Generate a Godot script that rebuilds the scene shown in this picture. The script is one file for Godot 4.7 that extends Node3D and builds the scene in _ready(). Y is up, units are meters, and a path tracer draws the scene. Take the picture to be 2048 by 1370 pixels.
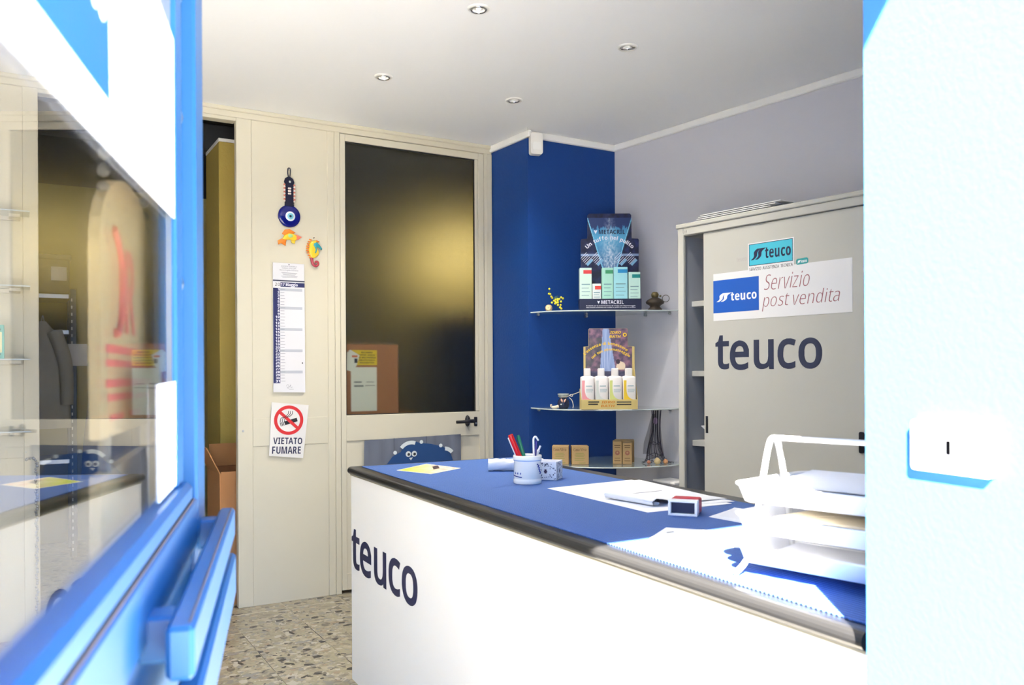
extends Node3D
# A small plumbing-service shop seen from its street door. x runs along the back partition, -z goes into the shop, the street is at +z.

const UP := Vector3.UP
var rng := RandomNumberGenerator.new()
var mats := {}
var used := {}
var fonts := {}

# ---------------------------------------------------------------- helpers
func numbered(called: String) -> String:
	var n: int = used.get(called, -1) + 1
	used[called] = n
	return called if n == 0 else "%s_%03d" % [called, n]

func M(key: String, c = null, rough := 0.6, metal := 0.0, spec := 0.5) -> StandardMaterial3D:
	if mats.has(key):
		return mats[key]
	var m := StandardMaterial3D.new()
	m.resource_name = key
	m.albedo_color = c if c != null else Color(0.7, 0.7, 0.7)
	m.roughness = rough
	m.metallic = metal
	m.metallic_specular = spec
	mats[key] = m
	return m

func C(r: int, g: int, b: int) -> Color:
	return Color8(r, g, b)

func thing(called: String, label: String, category: String, at := Vector3.ZERO, turn := 0.0, group := "") -> Node3D:
	var o := Node3D.new()
	o.name = numbered(called)
	add_child(o, true)
	o.position = at
	o.rotation.y = turn
	o.set_meta("label", label)
	o.set_meta("category", category)
	if group:
		o.set_meta("group", group)
	return o

func struct_node(called: String, label: String, at := Vector3.ZERO, turn := 0.0) -> Node3D:
	var o := Node3D.new()
	o.name = numbered(called)
	add_child(o, true)
	o.position = at
	o.rotation.y = turn
	o.set_meta("kind", "structure")
	o.set_meta("label", label)
	o.set_meta("category", called.split("_")[0])
	return o

func part(parent: Node, called: String, mesh: Mesh, m: Material, at := Vector3.ZERO, rot := Vector3.ZERO, label := "") -> MeshInstance3D:
	var o := MeshInstance3D.new()
	o.mesh = mesh
	o.material_override = m
	o.name = called
	parent.add_child(o, true)
	o.position = at
	o.rotation = rot
	if label:
		o.set_meta("label", label)
	return o

func S() -> SurfaceTool:
	var st := SurfaceTool.new()
	st.begin(Mesh.PRIMITIVE_TRIANGLES)
	return st

func done(st: SurfaceTool) -> ArrayMesh:
	st.generate_normals()
	return st.commit()

func tri(st: SurfaceTool, a: Vector3, b: Vector3, c: Vector3, o: Vector3) -> void:
	if (a - c).cross(a - b).dot(o) < 0.0:
		var k := b
		b = c
		c = k
	st.add_vertex(a)
	st.add_vertex(b)
	st.add_vertex(c)

func quad(st: SurfaceTool, a: Vector3, b: Vector3, c: Vector3, d: Vector3, o: Vector3) -> void:
	tri(st, a, b, c, o)
	tri(st, a, c, d, o)

# a box with chamfered edges; c centre, s size, b chamfer
func add_box(st: SurfaceTool, c: Vector3, s: Vector3, b := 0.002, bas := Basis.IDENTITY) -> void:
	st.set_smooth_group(-1)
	var h := s * 0.5
	b = minf(b, minf(h.x, minf(h.y, h.z)) * 0.6)
	var v := {}
	for sx: int in [-1, 1]:
		for sy: int in [-1, 1]:
			for sz: int in [-1, 1]:
				var g := Vector3(sx, sy, sz)
				var k := Vector3i(sx, sy, sz)
				v[[k, 0]] = c + bas * (g * Vector3(h.x, h.y - b, h.z - b))
				v[[k, 1]] = c + bas * (g * Vector3(h.x - b, h.y, h.z - b))
				v[[k, 2]] = c + bas * (g * Vector3(h.x - b, h.y - b, h.z))
				if b > 0.0:
					tri(st, v[[k, 0]], v[[k, 1]], v[[k, 2]], bas * g)
	for ax in 3:
		var a1 := (ax + 1) % 3
		var a2 := (ax + 2) % 3
		for sg: int in [-1, 1]:
			var q := []
			for t: Array in [[-1, -1], [1, -1], [1, 1], [-1, 1]]:
				var k := Vector3i.ZERO
				k[ax] = sg
				k[a1] = t[0]
				k[a2] = t[1]
				q.append(v[[k, ax]])
			var o := Vector3.ZERO
			o[ax] = sg
			quad(st, q[0], q[1], q[2], q[3], bas * o)
		if b > 0.0:
			for t: Array in [[-1, -1], [1, -1], [1, 1], [-1, 1]]:
				var ka := Vector3i.ZERO
				ka[ax] = -1
				ka[a1] = t[0]
				ka[a2] = t[1]
				var kb := ka
				kb[ax] = 1
				var o := Vector3.ZERO
				o[a1] = t[0]
				o[a2] = t[1]
				quad(st, v[[ka, a1]], v[[kb, a1]], v[[kb, a2]], v[[ka, a2]], bas * o)

func box(s: Vector3, b := 0.002) -> ArrayMesh:
	var st := S()
	add_box(st, Vector3.ZERO, s, b)
	return done(st)

# box from a corner to the opposite corner
func span_box(lo: Vector3, hi: Vector3, b := 0.002) -> ArrayMesh:
	var st := S()
	add_box(st, (lo + hi) * 0.5, (hi - lo).abs(), b)
	return done(st)

func add_lathe(st: SurfaceTool, prof: Array, n := 32, at := Vector3.ZERO, bas := Basis.IDENTITY, sharp := false) -> void:
	st.set_smooth_group(-1 if sharp else 1)
	for i in prof.size() - 1:
		var p: Vector2 = prof[i]
		var q: Vector2 = prof[i + 1]
		var hint := Vector2(q.y - p.y, p.x - q.x)
		for k in n:
			var a := TAU * k / n
			var b := TAU * (k + 1) / n
			var ca := Vector3(cos(a), 0, sin(a))
			var cb := Vector3(cos(b), 0, sin(b))
			var o := bas * ((ca + cb).normalized() * hint.x + UP * hint.y)
			var p0 := at + bas * (ca * p.x + UP * p.y)
			var p1 := at + bas * (cb * p.x + UP * p.y)
			var q0 := at + bas * (ca * q.x + UP * q.y)
			var q1 := at + bas * (cb * q.x + UP * q.y)
			if p.x < 1e-6:
				tri(st, p0, q0, q1, o)
			elif q.x < 1e-6:
				tri(st, p0, p1, q0, o)
			else:
				quad(st, p0, p1, q1, q0, o)

func lathe(prof: Array, n := 32, sharp := false) -> ArrayMesh:
	var st := S()
	add_lathe(st, prof, n, Vector3.ZERO, Basis.IDENTITY, sharp)
	return done(st)

func cyl(r: float, h: float, n := 24, ch := 0.0008) -> ArrayMesh:
	return lathe([Vector2(0, 0), Vector2(r - ch, 0), Vector2(r, ch), Vector2(r, h - ch), Vector2(r - ch, h), Vector2(0, h)], n, true)

func add_tube(st: SurfaceTool, pts: Array, r: float, n := 8, r2 := -1.0) -> void:
	st.set_smooth_group(2)
	var rings := []
	var nrm := Vector3.ZERO
	for i in pts.size():
		var t: Vector3 = ((pts[mini(i + 1, pts.size() - 1)] as Vector3) - (pts[maxi(i - 1, 0)] as Vector3)).normalized()
		if i == 0:
			nrm = t.cross(UP if absf(t.y) < 0.9 else Vector3.RIGHT).normalized()
		else:
			nrm = (nrm - t * nrm.dot(t)).normalized()
		var bi := t.cross(nrm)
		var rr := r if r2 < 0.0 else lerpf(r, r2, float(i) / (pts.size() - 1))
		var ring := []
		for k in n:
			var a := TAU * k / n
			ring.append((pts[i] as Vector3) + (nrm * cos(a) + bi * sin(a)) * rr)
		rings.append(ring)
	for i in pts.size() - 1:
		for k in n:
			var k2 := (k + 1) % n
			var mid: Vector3 = (rings[i][k] + rings[i][k2]) * 0.5 - pts[i]
			quad(st, rings[i][k], rings[i][k2], rings[i + 1][k2], rings[i + 1][k], mid)
	st.set_smooth_group(-1)
	for e: int in [0, pts.size() - 1]:
		var o: Vector3 = (pts[0] - pts[1]) if e == 0 else (pts[e] - pts[e - 1])
		for k in n:
			tri(st, pts[e], rings[e][k], rings[e][(k + 1) % n], o)

func tube(pts: Array, r: float, n := 8, r2 := -1.0) -> ArrayMesh:
	var st := S()
	add_tube(st, pts, r, n, r2)
	return done(st)

func curve(pts: Array, n := 8) -> Array:   # Catmull-Rom through the points
	var out := []
	for i in pts.size() - 1:
		var p0: Vector3 = pts[maxi(i - 1, 0)]
		var p1: Vector3 = pts[i]
		var p2: Vector3 = pts[i + 1]
		var p3: Vector3 = pts[mini(i + 2, pts.size() - 1)]
		for k in n:
			out.append(p1.cubic_interpolate(p2, p0, p3, float(k) / n))
	out.append(pts[-1])
	return out

# polygon in x,y extruded from z0 to z1
func add_plate(st: SurfaceTool, poly: PackedVector2Array, z0: float, z1: float, bas := Basis.IDENTITY, at := Vector3.ZERO) -> void:
	st.set_smooth_group(-1)
	if Geometry2D.is_polygon_clockwise(poly):
		poly = poly.duplicate()
		poly.reverse()
	var ix := Geometry2D.triangulate_polygon(poly)
	for i in range(0, ix.size(), 3):
		for z: float in [z0, z1]:
			var t := []
			for j in 3:
				var p := poly[ix[i + j]]
				t.append(at + bas * Vector3(p.x, p.y, z))
			tri(st, t[0], t[1], t[2], bas * Vector3(0, 0, 1 if z == maxf(z0, z1) else -1))
	for i in poly.size():
		var p := poly[i]
		var q := poly[(i + 1) % poly.size()]
		var e := q - p
		quad(st, at + bas * Vector3(p.x, p.y, z0), at + bas * Vector3(q.x, q.y, z0), at + bas * Vector3(q.x, q.y, z1), at + bas * Vector3(p.x, p.y, z1), bas * Vector3(e.y, -e.x, 0))

func plate(poly: PackedVector2Array, z0: float, z1: float) -> ArrayMesh:
	var st := S()
	add_plate(st, poly, z0, z1)
	return done(st)

# plan polygon (x, z) extruded from y0 to y1
func slab(poly: PackedVector2Array, y0: float, y1: float) -> ArrayMesh:
	var st := S()
	add_plate(st, poly, y0, y1, Basis(Vector3(1, 0, 0), Vector3(0, 0, 1), Vector3(0, 1, 0)))
	return done(st)

func round_rect(w: float, h: float, r: float, n := 6, cx := 0.0, cy := 0.0) -> PackedVector2Array:
	var out := PackedVector2Array()
	for q in 4:
		var c := Vector2((w * 0.5 - r) * (1 if q in [0, 3] else -1), (h * 0.5 - r) * (1 if q < 2 else -1))
		for k in n + 1:
			var a := PI * 0.5 * (q + float(k) / n)
			out.append(Vector2(cx, cy) + c + Vector2(cos(a), sin(a)) * r)
	return out

func disc(r: float, n := 32, cx := 0.0, cy := 0.0) -> PackedVector2Array:
	var out := PackedVector2Array()
	for k in n:
		out.append(Vector2(cx, cy) + Vector2.from_angle(TAU * k / n) * r)
	return out

func ring_mesh(r0: float, r1: float, z0: float, z1: float, n := 40, a0 := 0.0, a1 := TAU) -> ArrayMesh:
	var st := S()
	st.set_smooth_group(-1)
	for k in n:
		var a := lerpf(a0, a1, float(k) / n)
		var b := lerpf(a0, a1, float(k + 1) / n)
		var da := Vector3(cos(a), sin(a), 0)
		var db := Vector3(cos(b), sin(b), 0)
		var z := Vector3(0, 0, z1)
		var y := Vector3(0, 0, z0)
		quad(st, da * r0 + z, da * r1 + z, db * r1 + z, db * r0 + z, Vector3.BACK)
		quad(st, da * r0 + y, da * r1 + y, db * r1 + y, db * r0 + y, Vector3.FORWARD)
		quad(st, da * r1 + y, db * r1 + y, db * r1 + z, da * r1 + z, da + db)
		quad(st, da * r0 + y, db * r0 + y, db * r0 + z, da * r0 + z, -da - db)
	return done(st)

func font(kind: String) -> Font:
	if not fonts.has(kind):
		var sf := SystemFont.new()
		sf.font_names = PackedStringArray(["Droid Serif" if kind.begins_with("serif") else "Droid Sans"])
		sf.font_weight = 700 if "bold" in kind else 400
		var fv := FontVariation.new()
		fv.base_font = sf
		if "thin" in kind:
			fv.variation_embolden = -0.55
		if "medium" in kind:
			fv.variation_embolden = 0.62
		if "wide" in kind:
			fv.spacing_glyph = 2
		fonts[kind] = fv
	return fonts[kind]

func text_mesh(s: String, kind := "sans", align := HORIZONTAL_ALIGNMENT_CENTER, depth := 0.02, line := 0.0) -> TextMesh:
	var tm := TextMesh.new()
	tm.text = s
	tm.font = font(kind)
	tm.font_size = 32
	tm.pixel_size = 0.03
	tm.depth = depth
	tm.curve_step = 1.0
	tm.horizontal_alignment = align
	tm.line_spacing = line
	return tm

# lettering that fills the rectangle lo..hi in the parent's x,y plane, standing t proud of z
func letters(parent: Node, s: String, kind: String, m: Material, lo: Vector2, hi: Vector2, z: float, slant := 0.0, align := HORIZONTAL_ALIGNMENT_LEFT, line := 0.0, called := "lettering", t := 0.0005) -> MeshInstance3D:
	var tm := text_mesh(s, kind, align, 0.02, line)
	var bb := tm.get_aabb()
	var o := part(parent, called, tm, m)
	var sx := (hi.x - lo.x - slant * (hi.y - lo.y)) / bb.size.x
	var sy := (hi.y - lo.y) / bb.size.y
	var sz := t / maxf(bb.size.z, 0.001)
	var b := Basis(Vector3(sx, 0, 0), Vector3(slant * sy, sy, 0), Vector3(0, 0, sz))
	o.transform = Transform3D(b, Vector3(lo.x, lo.y, z + t * 0.5) - b * Vector3(bb.position.x, bb.position.y, bb.get_center().z))
	return o

# characters set along an arch: centre c, radius r, from angle a0 to a1, letter height h
func arch_letters(parent: Node, s: String, kind: String, m: Material, c: Vector2, r: float, a0: float, a1: float, h: float, z: float) -> void:
	var st := S()
	var total := 0.0
	var ws := []
	var k := 0.0
	for ch in s:
		var w := 0.35
		if ch != " ":
			var tm := text_mesh(ch, kind)
			w = tm.get_aabb().size.x + 0.09
		ws.append(w)
		total += w
	var run := 0.0
	for i in s.length():
		var a := lerpf(a0, a1, (run + ws[i] * 0.5) / total)
		run += ws[i]
		if s[i] == " ":
			continue
		k = h / 0.95
		var tm := text_mesh(s[i], kind)
		var bb := tm.get_aabb()
		var b := Basis(Vector3.BACK, a - PI * 0.5)
		var base_y := 0.0
		var sx := absf(a1 - a0) * r / total
		var tr := Transform3D(b.scaled_local(Vector3(sx, k, 0.02)), Vector3(c.x + cos(a) * r, c.y + sin(a) * r, z))
		tr = tr * Transform3D(Basis.IDENTITY, Vector3(-bb.get_center().x, base_y, 0))
		st.append_from(tm, 0, tr)
	part(parent, "lettering", st.commit(), m)

func bars(parent: Node, m: Material, rows: Array, z: float, called := "small_print") -> void:   # rows of fine print too small to read: [x0, x1, y, height]
	var st := S()
	for r: Array in rows:
		add_box(st, Vector3((r[0] + r[1]) * 0.5, r[2], z), Vector3(r[1] - r[0], r[3], 0.0006), 0.0)
	part(parent, called, done(st), m)

func tex(im: Image) -> ImageTexture:
	return ImageTexture.create_from_image(im)

func noise_map(freq: float, seed_: int, strength := 4.0, size := 512) -> NoiseTexture2D:
	var n := FastNoiseLite.new()
	n.noise_type = FastNoiseLite.TYPE_SIMPLEX_SMOOTH
	n.seed = seed_
	n.frequency = freq
	n.fractal_octaves = 3
	var t := NoiseTexture2D.new()
	t.width = size
	t.height = size
	t.seamless = true
	t.as_normal_map = true
	t.bump_strength = strength
	t.noise = n
	return t

func bumpy(m: StandardMaterial3D, t: Texture2D, scale_: float, amount: float) -> void:
	m.normal_enabled = true
	m.normal_texture = t
	m.normal_scale = amount
	m.uv1_triplanar = true
	m.uv1_world_triplanar = true
	m.uv1_scale = Vector3.ONE * scale_

# the corner with the glass shelves: u to the right, v out of the corner towards the room
const CORNER := Vector3(3.449, 0, -4.49)
const CORNER_TURN := -0.533
func corner(u: float, y: float, v: float) -> Vector3:
	return CORNER + Vector3(0.8613 * u - 0.508 * v, y, 0.508 * u + 0.8613 * v)

# ---------------------------------------------------------------- the scene
func _ready() -> void:
	rng.seed = 7
	setup_view()
	make_materials()
	build_shell()
	build_partition()
	build_back_room()
	build_facade()
	build_entrance_door()
	build_spots()
	build_desk()
	build_desk_items()
	build_trays()
	build_cabinet()
	build_corner_shelves()
	build_wall_things()
	build_left_display()

func setup_view() -> void:
	var cam := Camera3D.new()
	cam.name = "camera"
	add_child(cam)
	var at := CameraAttributesPhysical.new()
	at.frustum_focal_length = 19.4
	at.frustum_focus_distance = 4.6
	at.frustum_near = 0.05
	at.frustum_far = 200.0
	at.exposure_aperture = 4.5
	cam.attributes = at
	cam.projection = Camera3D.PROJECTION_FRUSTUM
	cam.near = 0.05
	cam.far = 200.0
	cam.size = 1370.0 / 1680.0 * 0.05
	cam.frustum_offset = Vector2(0, 61.0 / 1680.0 * 0.05)
	cam.transform = Transform3D(Basis(UP, -0.5330) * Basis(Vector3.BACK, -0.0055), Vector3(0, 1.33, 0))
	cam.current = true

	var we := WorldEnvironment.new()
	we.name = "world"
	var e := Environment.new()
	e.background_mode = Environment.BG_SKY
	var sky := Sky.new()
	var sm := ProceduralSkyMaterial.new()
	sm.sky_top_color = C(92, 148, 225)
	sm.sky_horizon_color = C(196, 216, 240)
	sm.ground_bottom_color = C(120, 118, 114)
	sm.ground_horizon_color = C(170, 172, 176)
	sm.sky_energy_multiplier = 1.6
	sm.ground_energy_multiplier = 1.0
	sky.sky_material = sm
	e.sky = sky
	e.tonemap_mode = Environment.TONE_MAPPER_LINEAR
	e.tonemap_exposure = 2.3
	e.sdfgi_enabled = true
	e.ssao_enabled = true
	e.ssil_enabled = true
	we.environment = e
	add_child(we)

	var sun := DirectionalLight3D.new()
	sun.name = "sun"
	add_child(sun)
	sun.look_at_from_position(Vector3.ZERO, Vector3(0.68, -1.0, -0.88), UP)
	sun.light_color = Color(1.0, 0.965, 0.91)
	sun.light_energy = 17.0
	sun.light_angular_distance = 0.53
	sun.shadow_enabled = true

func make_materials() -> void:
	M("cream", C(204, 198, 178), 0.5)
	M("cream_dark", C(196, 189, 170), 0.6)
	M("ceiling_white", C(249, 249, 249), 0.8)
	M("trim_white", C(240, 239, 236), 0.6)
	M("blue_wall", C(2, 60, 134), 0.6)
	M("grey_wall", C(205, 205, 214), 0.42)
	M("yellow_wall", C(186, 162, 84), 0.85)
	M("store_wall", C(162, 152, 102), 0.85)
	M("dark_ceiling", C(26, 28, 36), 0.9)
	M("sky_blue_plaster", C(55, 120, 184), 0.85)
	M("door_blue", C(44, 98, 144), 0.36)
	M("rust", C(112, 88, 78), 0.8)
	M("black_edge", C(34, 34, 35), 0.3)
	M("rubber_black", C(18, 18, 20), 0.6)
	M("gasket", C(34, 33, 30), 0.7)
	M("laminate_white", C(249, 246, 241), 0.45)
	M("mat_blue", C(66, 108, 184), 0.65)
	M("vinyl_navy", C(36, 38, 74), 0.5)
	M("vinyl_dark", C(42, 50, 78), 0.5)
	M("paper", C(242, 243, 246), 0.85)
	M("paper_cool", C(234, 236, 242), 0.85)
	M("white_plastic", C(240, 240, 242), 0.35)
	M("cabinet_grey", C(190, 190, 184), 0.4)
	M("cabinet_inner", C(160, 165, 176), 0.5)
	M("handle_black", C(22, 24, 34), 0.4)
	M("chrome", C(215, 215, 215), 0.15, 1.0)
	M("steel", C(180, 184, 188), 0.35, 1.0)
	M("cardboard", C(176, 124, 78), 0.85)
	M("kraft", C(186, 154, 108), 0.8)
	M("ink", C(40, 40, 46), 0.7)
	M("ink_soft", C(130, 132, 142), 0.8)
	M("sign_blue", C(20, 90, 190), 0.5)
	M("sign_red", C(206, 40, 44), 0.5)
	M("cyan_label", C(70, 190, 214), 0.5)
	M("asphalt", C(196, 192, 184), 0.95)
	M("carton_yellow", C(240, 206, 40), 0.6)
	bumpy(M("blue_wall"), noise_map(0.03, 3), 2.5, 0.25)
	bumpy(M("grey_wall"), noise_map(0.02, 4), 2.0, 0.12)
	bumpy(M("sky_blue_plaster"), noise_map(0.05, 5), 3.0, 0.12)
	bumpy(M("yellow_wall"), mats["blue_wall"].normal_texture, 2.0, 0.3)
	# ribbed mat: fine raised lozenges
	var im := Image.create(64, 64, false, Image.FORMAT_RGB8)
	for y in 64:
		for x in 64:
			var h := 0.5 + 0.25 * cos(TAU * x / 32.0) + 0.25 * cos(TAU * (x / 64.0 + y / 32.0)) * cos(TAU * (x / 64.0 - y / 32.0))
			im.set_pixel(x, y, Color(h, h, h))
	im.bump_map_to_normal_map(12.0)
	bumpy(M("mat_blue"), tex(im), 48.0, 1.3)
	# terrazzo
	var t := Image.create(1024, 1024, false, Image.FORMAT_RGB8)
	var nz := FastNoiseLite.new()
	nz.seed = 11
	nz.frequency = 0.05
	for y in 1024:
		for x in 1024:
			var k := 1.0 + 0.08 * nz.get_noise_2d(x, y) + rng.randf_range(-0.03, 0.03)
			t.set_pixel(x, y, Color(0.70 * k, 0.672 * k, 0.575 * k))
	var tones := [C(168, 160, 140), C(196, 188, 166), C(150, 142, 126), C(206, 202, 190), C(178, 158, 134), C(128, 122, 112), C(160, 158, 154), C(58, 52, 54), C(66, 62, 64), C(188, 178, 156)]
	for i in 3200:
		var c := Vector2(rng.randf() * 1024, rng.randf() * 1024)
		var r := 6.0 + 26.0 * pow(rng.randf(), 2.0)
		var n := rng.randi_range(5, 8)
		var rot := rng.randf() * TAU
		var flat := rng.randf_range(0.4, 1.0)
		var poly := PackedVector2Array()
		for k in n:
			poly.append(c + (Vector2.from_angle(TAU * (k + rng.randf_range(-0.3, 0.3)) / n) * r * rng.randf_range(0.6, 1.1) * Vector2(1, flat)).rotated(rot))
		var col: Color = tones[[0, 1, 2, 3, 4, 5, 6, 9, 0, 2, 6, 3, 1, 6][rng.randi() % 14]]
		if i > 2985:
			col = tones[7 + i % 2]
		for yy in range(int(c.y - r * 1.2), int(c.y + r * 1.2) + 1):
			for xx in range(int(c.x - r * 1.2), int(c.x + r * 1.2) + 1):
				if Geometry2D.is_point_in_polygon(Vector2(xx, yy), poly):
					t.set_pixel(posmod(xx, 1024), posmod(yy, 1024), col)
	var tm := M("terrazzo", C(212, 211, 208), 0.28)
	tm.albedo_texture = tex(t)
	var tp := M("terrazzo_slab", Color.WHITE, 0.3)
	tp.albedo_texture = tm.albedo_texture
	tp.uv1_triplanar = true
	tp.uv1_world_triplanar = true
	tp.uv1_scale = Vector3.ONE
	# clear panes
	for g: Array in [["pane", Color(0.93, 0.97, 0.95, 0.0), 0.02], ["shelf_glass", Color(0.75, 0.86, 0.86, 0.25), 0.05]]:
		var m := M(g[0], g[1], g[2])
		m.transparency = BaseMaterial3D.TRANSPARENCY_ALPHA
	# patterned glass of the inner door
	var fm := M("frosted", Color(0.92, 0.93, 0.88, 0.0), 0.12)
	fm.refraction_enabled = true
	fm.refraction_scale = 0.05
	fm.transparency = BaseMaterial3D.TRANSPARENCY_ALPHA
	bumpy(fm, noise_map(0.08, 9, 8.0, 256), 14.0, 0.2)

# ---------------------------------------------------------------- room shell
func build_shell() -> void:
	# floor: a bedding slab with 33 cm terrazzo tiles laid on it
	var f := struct_node("floor", "floor of beige terrazzo tiles with dark stone chips")
	part(f, "bedding", slab(PackedVector2Array([Vector2(-2.75, -0.15), Vector2(4.1, -0.15), Vector2(4.1, -7.8), Vector2(-2.75, -7.8)]), -0.2, -0.002), M("terrazzo_slab"))
	var variants := []
	for k in 8:
		var st := S()
		st.set_smooth_group(-1)
		var h := 0.1642
		var c := 0.0012
		var uv := Vector2(rng.randf(), rng.randf())
		var turn := rng.randi() % 4
		var top := [Vector3(-h + c, 0, -h + c), Vector3(h - c, 0, -h + c), Vector3(h - c, 0, h - c), Vector3(-h + c, 0, h - c)]
		for t: Array in [[0, 1, 2], [0, 2, 3]]:
			for j: int in t:
				var p: Vector3 = top[j]
				st.set_uv(uv + Vector2(p.x, p.z).rotated(turn * PI * 0.5))
				st.add_vertex(p)
		st.set_uv(uv)
		for e in 4:
			var a: Vector3 = top[e]
			var b: Vector3 = top[(e + 1) % 4]
			var o := (a + b) * Vector3(1, 0, 1)
			var a2 := a + a.sign() * Vector3(c, 0, c) + Vector3(0, -c, 0)
			var b2 := b + b.sign() * Vector3(c, 0, c) + Vector3(0, -c, 0)
			quad(st, a, b, b2, a2, o + UP)
			quad(st, a2, b2, b2 * Vector3(1, 0, 1) + Vector3(0, -0.02, 0), a2 * Vector3(1, 0, 1) + Vector3(0, -0.02, 0), o)
		variants.append(done(st))
	var z := -0.31
	while z > -7.6:
		var x := -1.155
		while x < 3.8:
			if z > -5.4 or (x > -0.4 and x < 1.6):
				part(f, "tile", variants[rng.randi() % 8], M("terrazzo"), Vector3(x, 0, z))
			x += 0.33
		z -= 0.33
	struct_mesh("ceiling", "flat white ceiling with recessed spots", slab(PackedVector2Array([Vector2(-2.75, -0.17), Vector2(4.1, -0.17), Vector2(4.1, -4.98), Vector2(-2.75, -4.98)]), 2.845, 3.05), M("ceiling_white"))
	struct_mesh("wall_left", "plain cream wall on the left side", slab(PackedVector2Array([Vector2(-2.6, -0.5), Vector2(-2.6, -4.95), Vector2(-2.75, -4.95), Vector2(-2.75, -0.5)]), 0, 2.845), M("cream"))
	struct_mesh("wall_right", "smooth grey painted wall behind the filing cabinet", slab(PackedVector2Array([Vector2(3.451, -4.485), Vector2(3.451 + 0.112 * 4.0, -4.485 + 0.994 * 4.0), Vector2(4.1, -4.485 + 0.994 * 4.0), Vector2(4.1, -4.485)]), 0, 2.845), M("grey_wall"))
	struct_mesh("wall_back", "bright blue painted pier and wall beside the inner door", slab(PackedVector2Array([Vector2(2.742, -4.98), Vector2(2.767, -4.482), Vector2(4.1, -4.486), Vector2(4.1, -4.98)]), 0, 2.845), M("blue_wall"))
	# white cornice running along the blue pier and the grey wall
	var tr := S()
	for sg: Array in [[Vector3(2.738, 0, -4.93), Vector3(2.763, 0, -4.45)], [Vector3(2.757, 0, -4.476), Vector3(3.451, 0, -4.478)], [Vector3(3.445, 0, -4.49), Vector3(3.445 + 0.112 * 3.75, 0, -4.49 + 0.994 * 3.75)]]:
		var a: Vector3 = sg[0]
		var b: Vector3 = sg[1]
		var dir := (b - a).normalized()
		add_box(tr, (a + b) * 0.5 + UP * 2.824, Vector3(a.distance_to(b) + 0.012, 0.042, 0.026), 0.005, Basis(dir, UP, dir.cross(UP)))
	var t1 := struct_node("trim_1", "white cornice strip under the ceiling on the blue and grey walls")
	part(t1, "cornice", done(tr), M("trim_white"))

func struct_mesh(called: String, label: String, mesh: Mesh, m: Material) -> MeshInstance3D:
	var o := part(self, called, mesh, m)
	o.set_meta("kind", "structure")
	o.set_meta("label", label)
	o.set_meta("category", called.split("_")[0])
	return o

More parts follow.
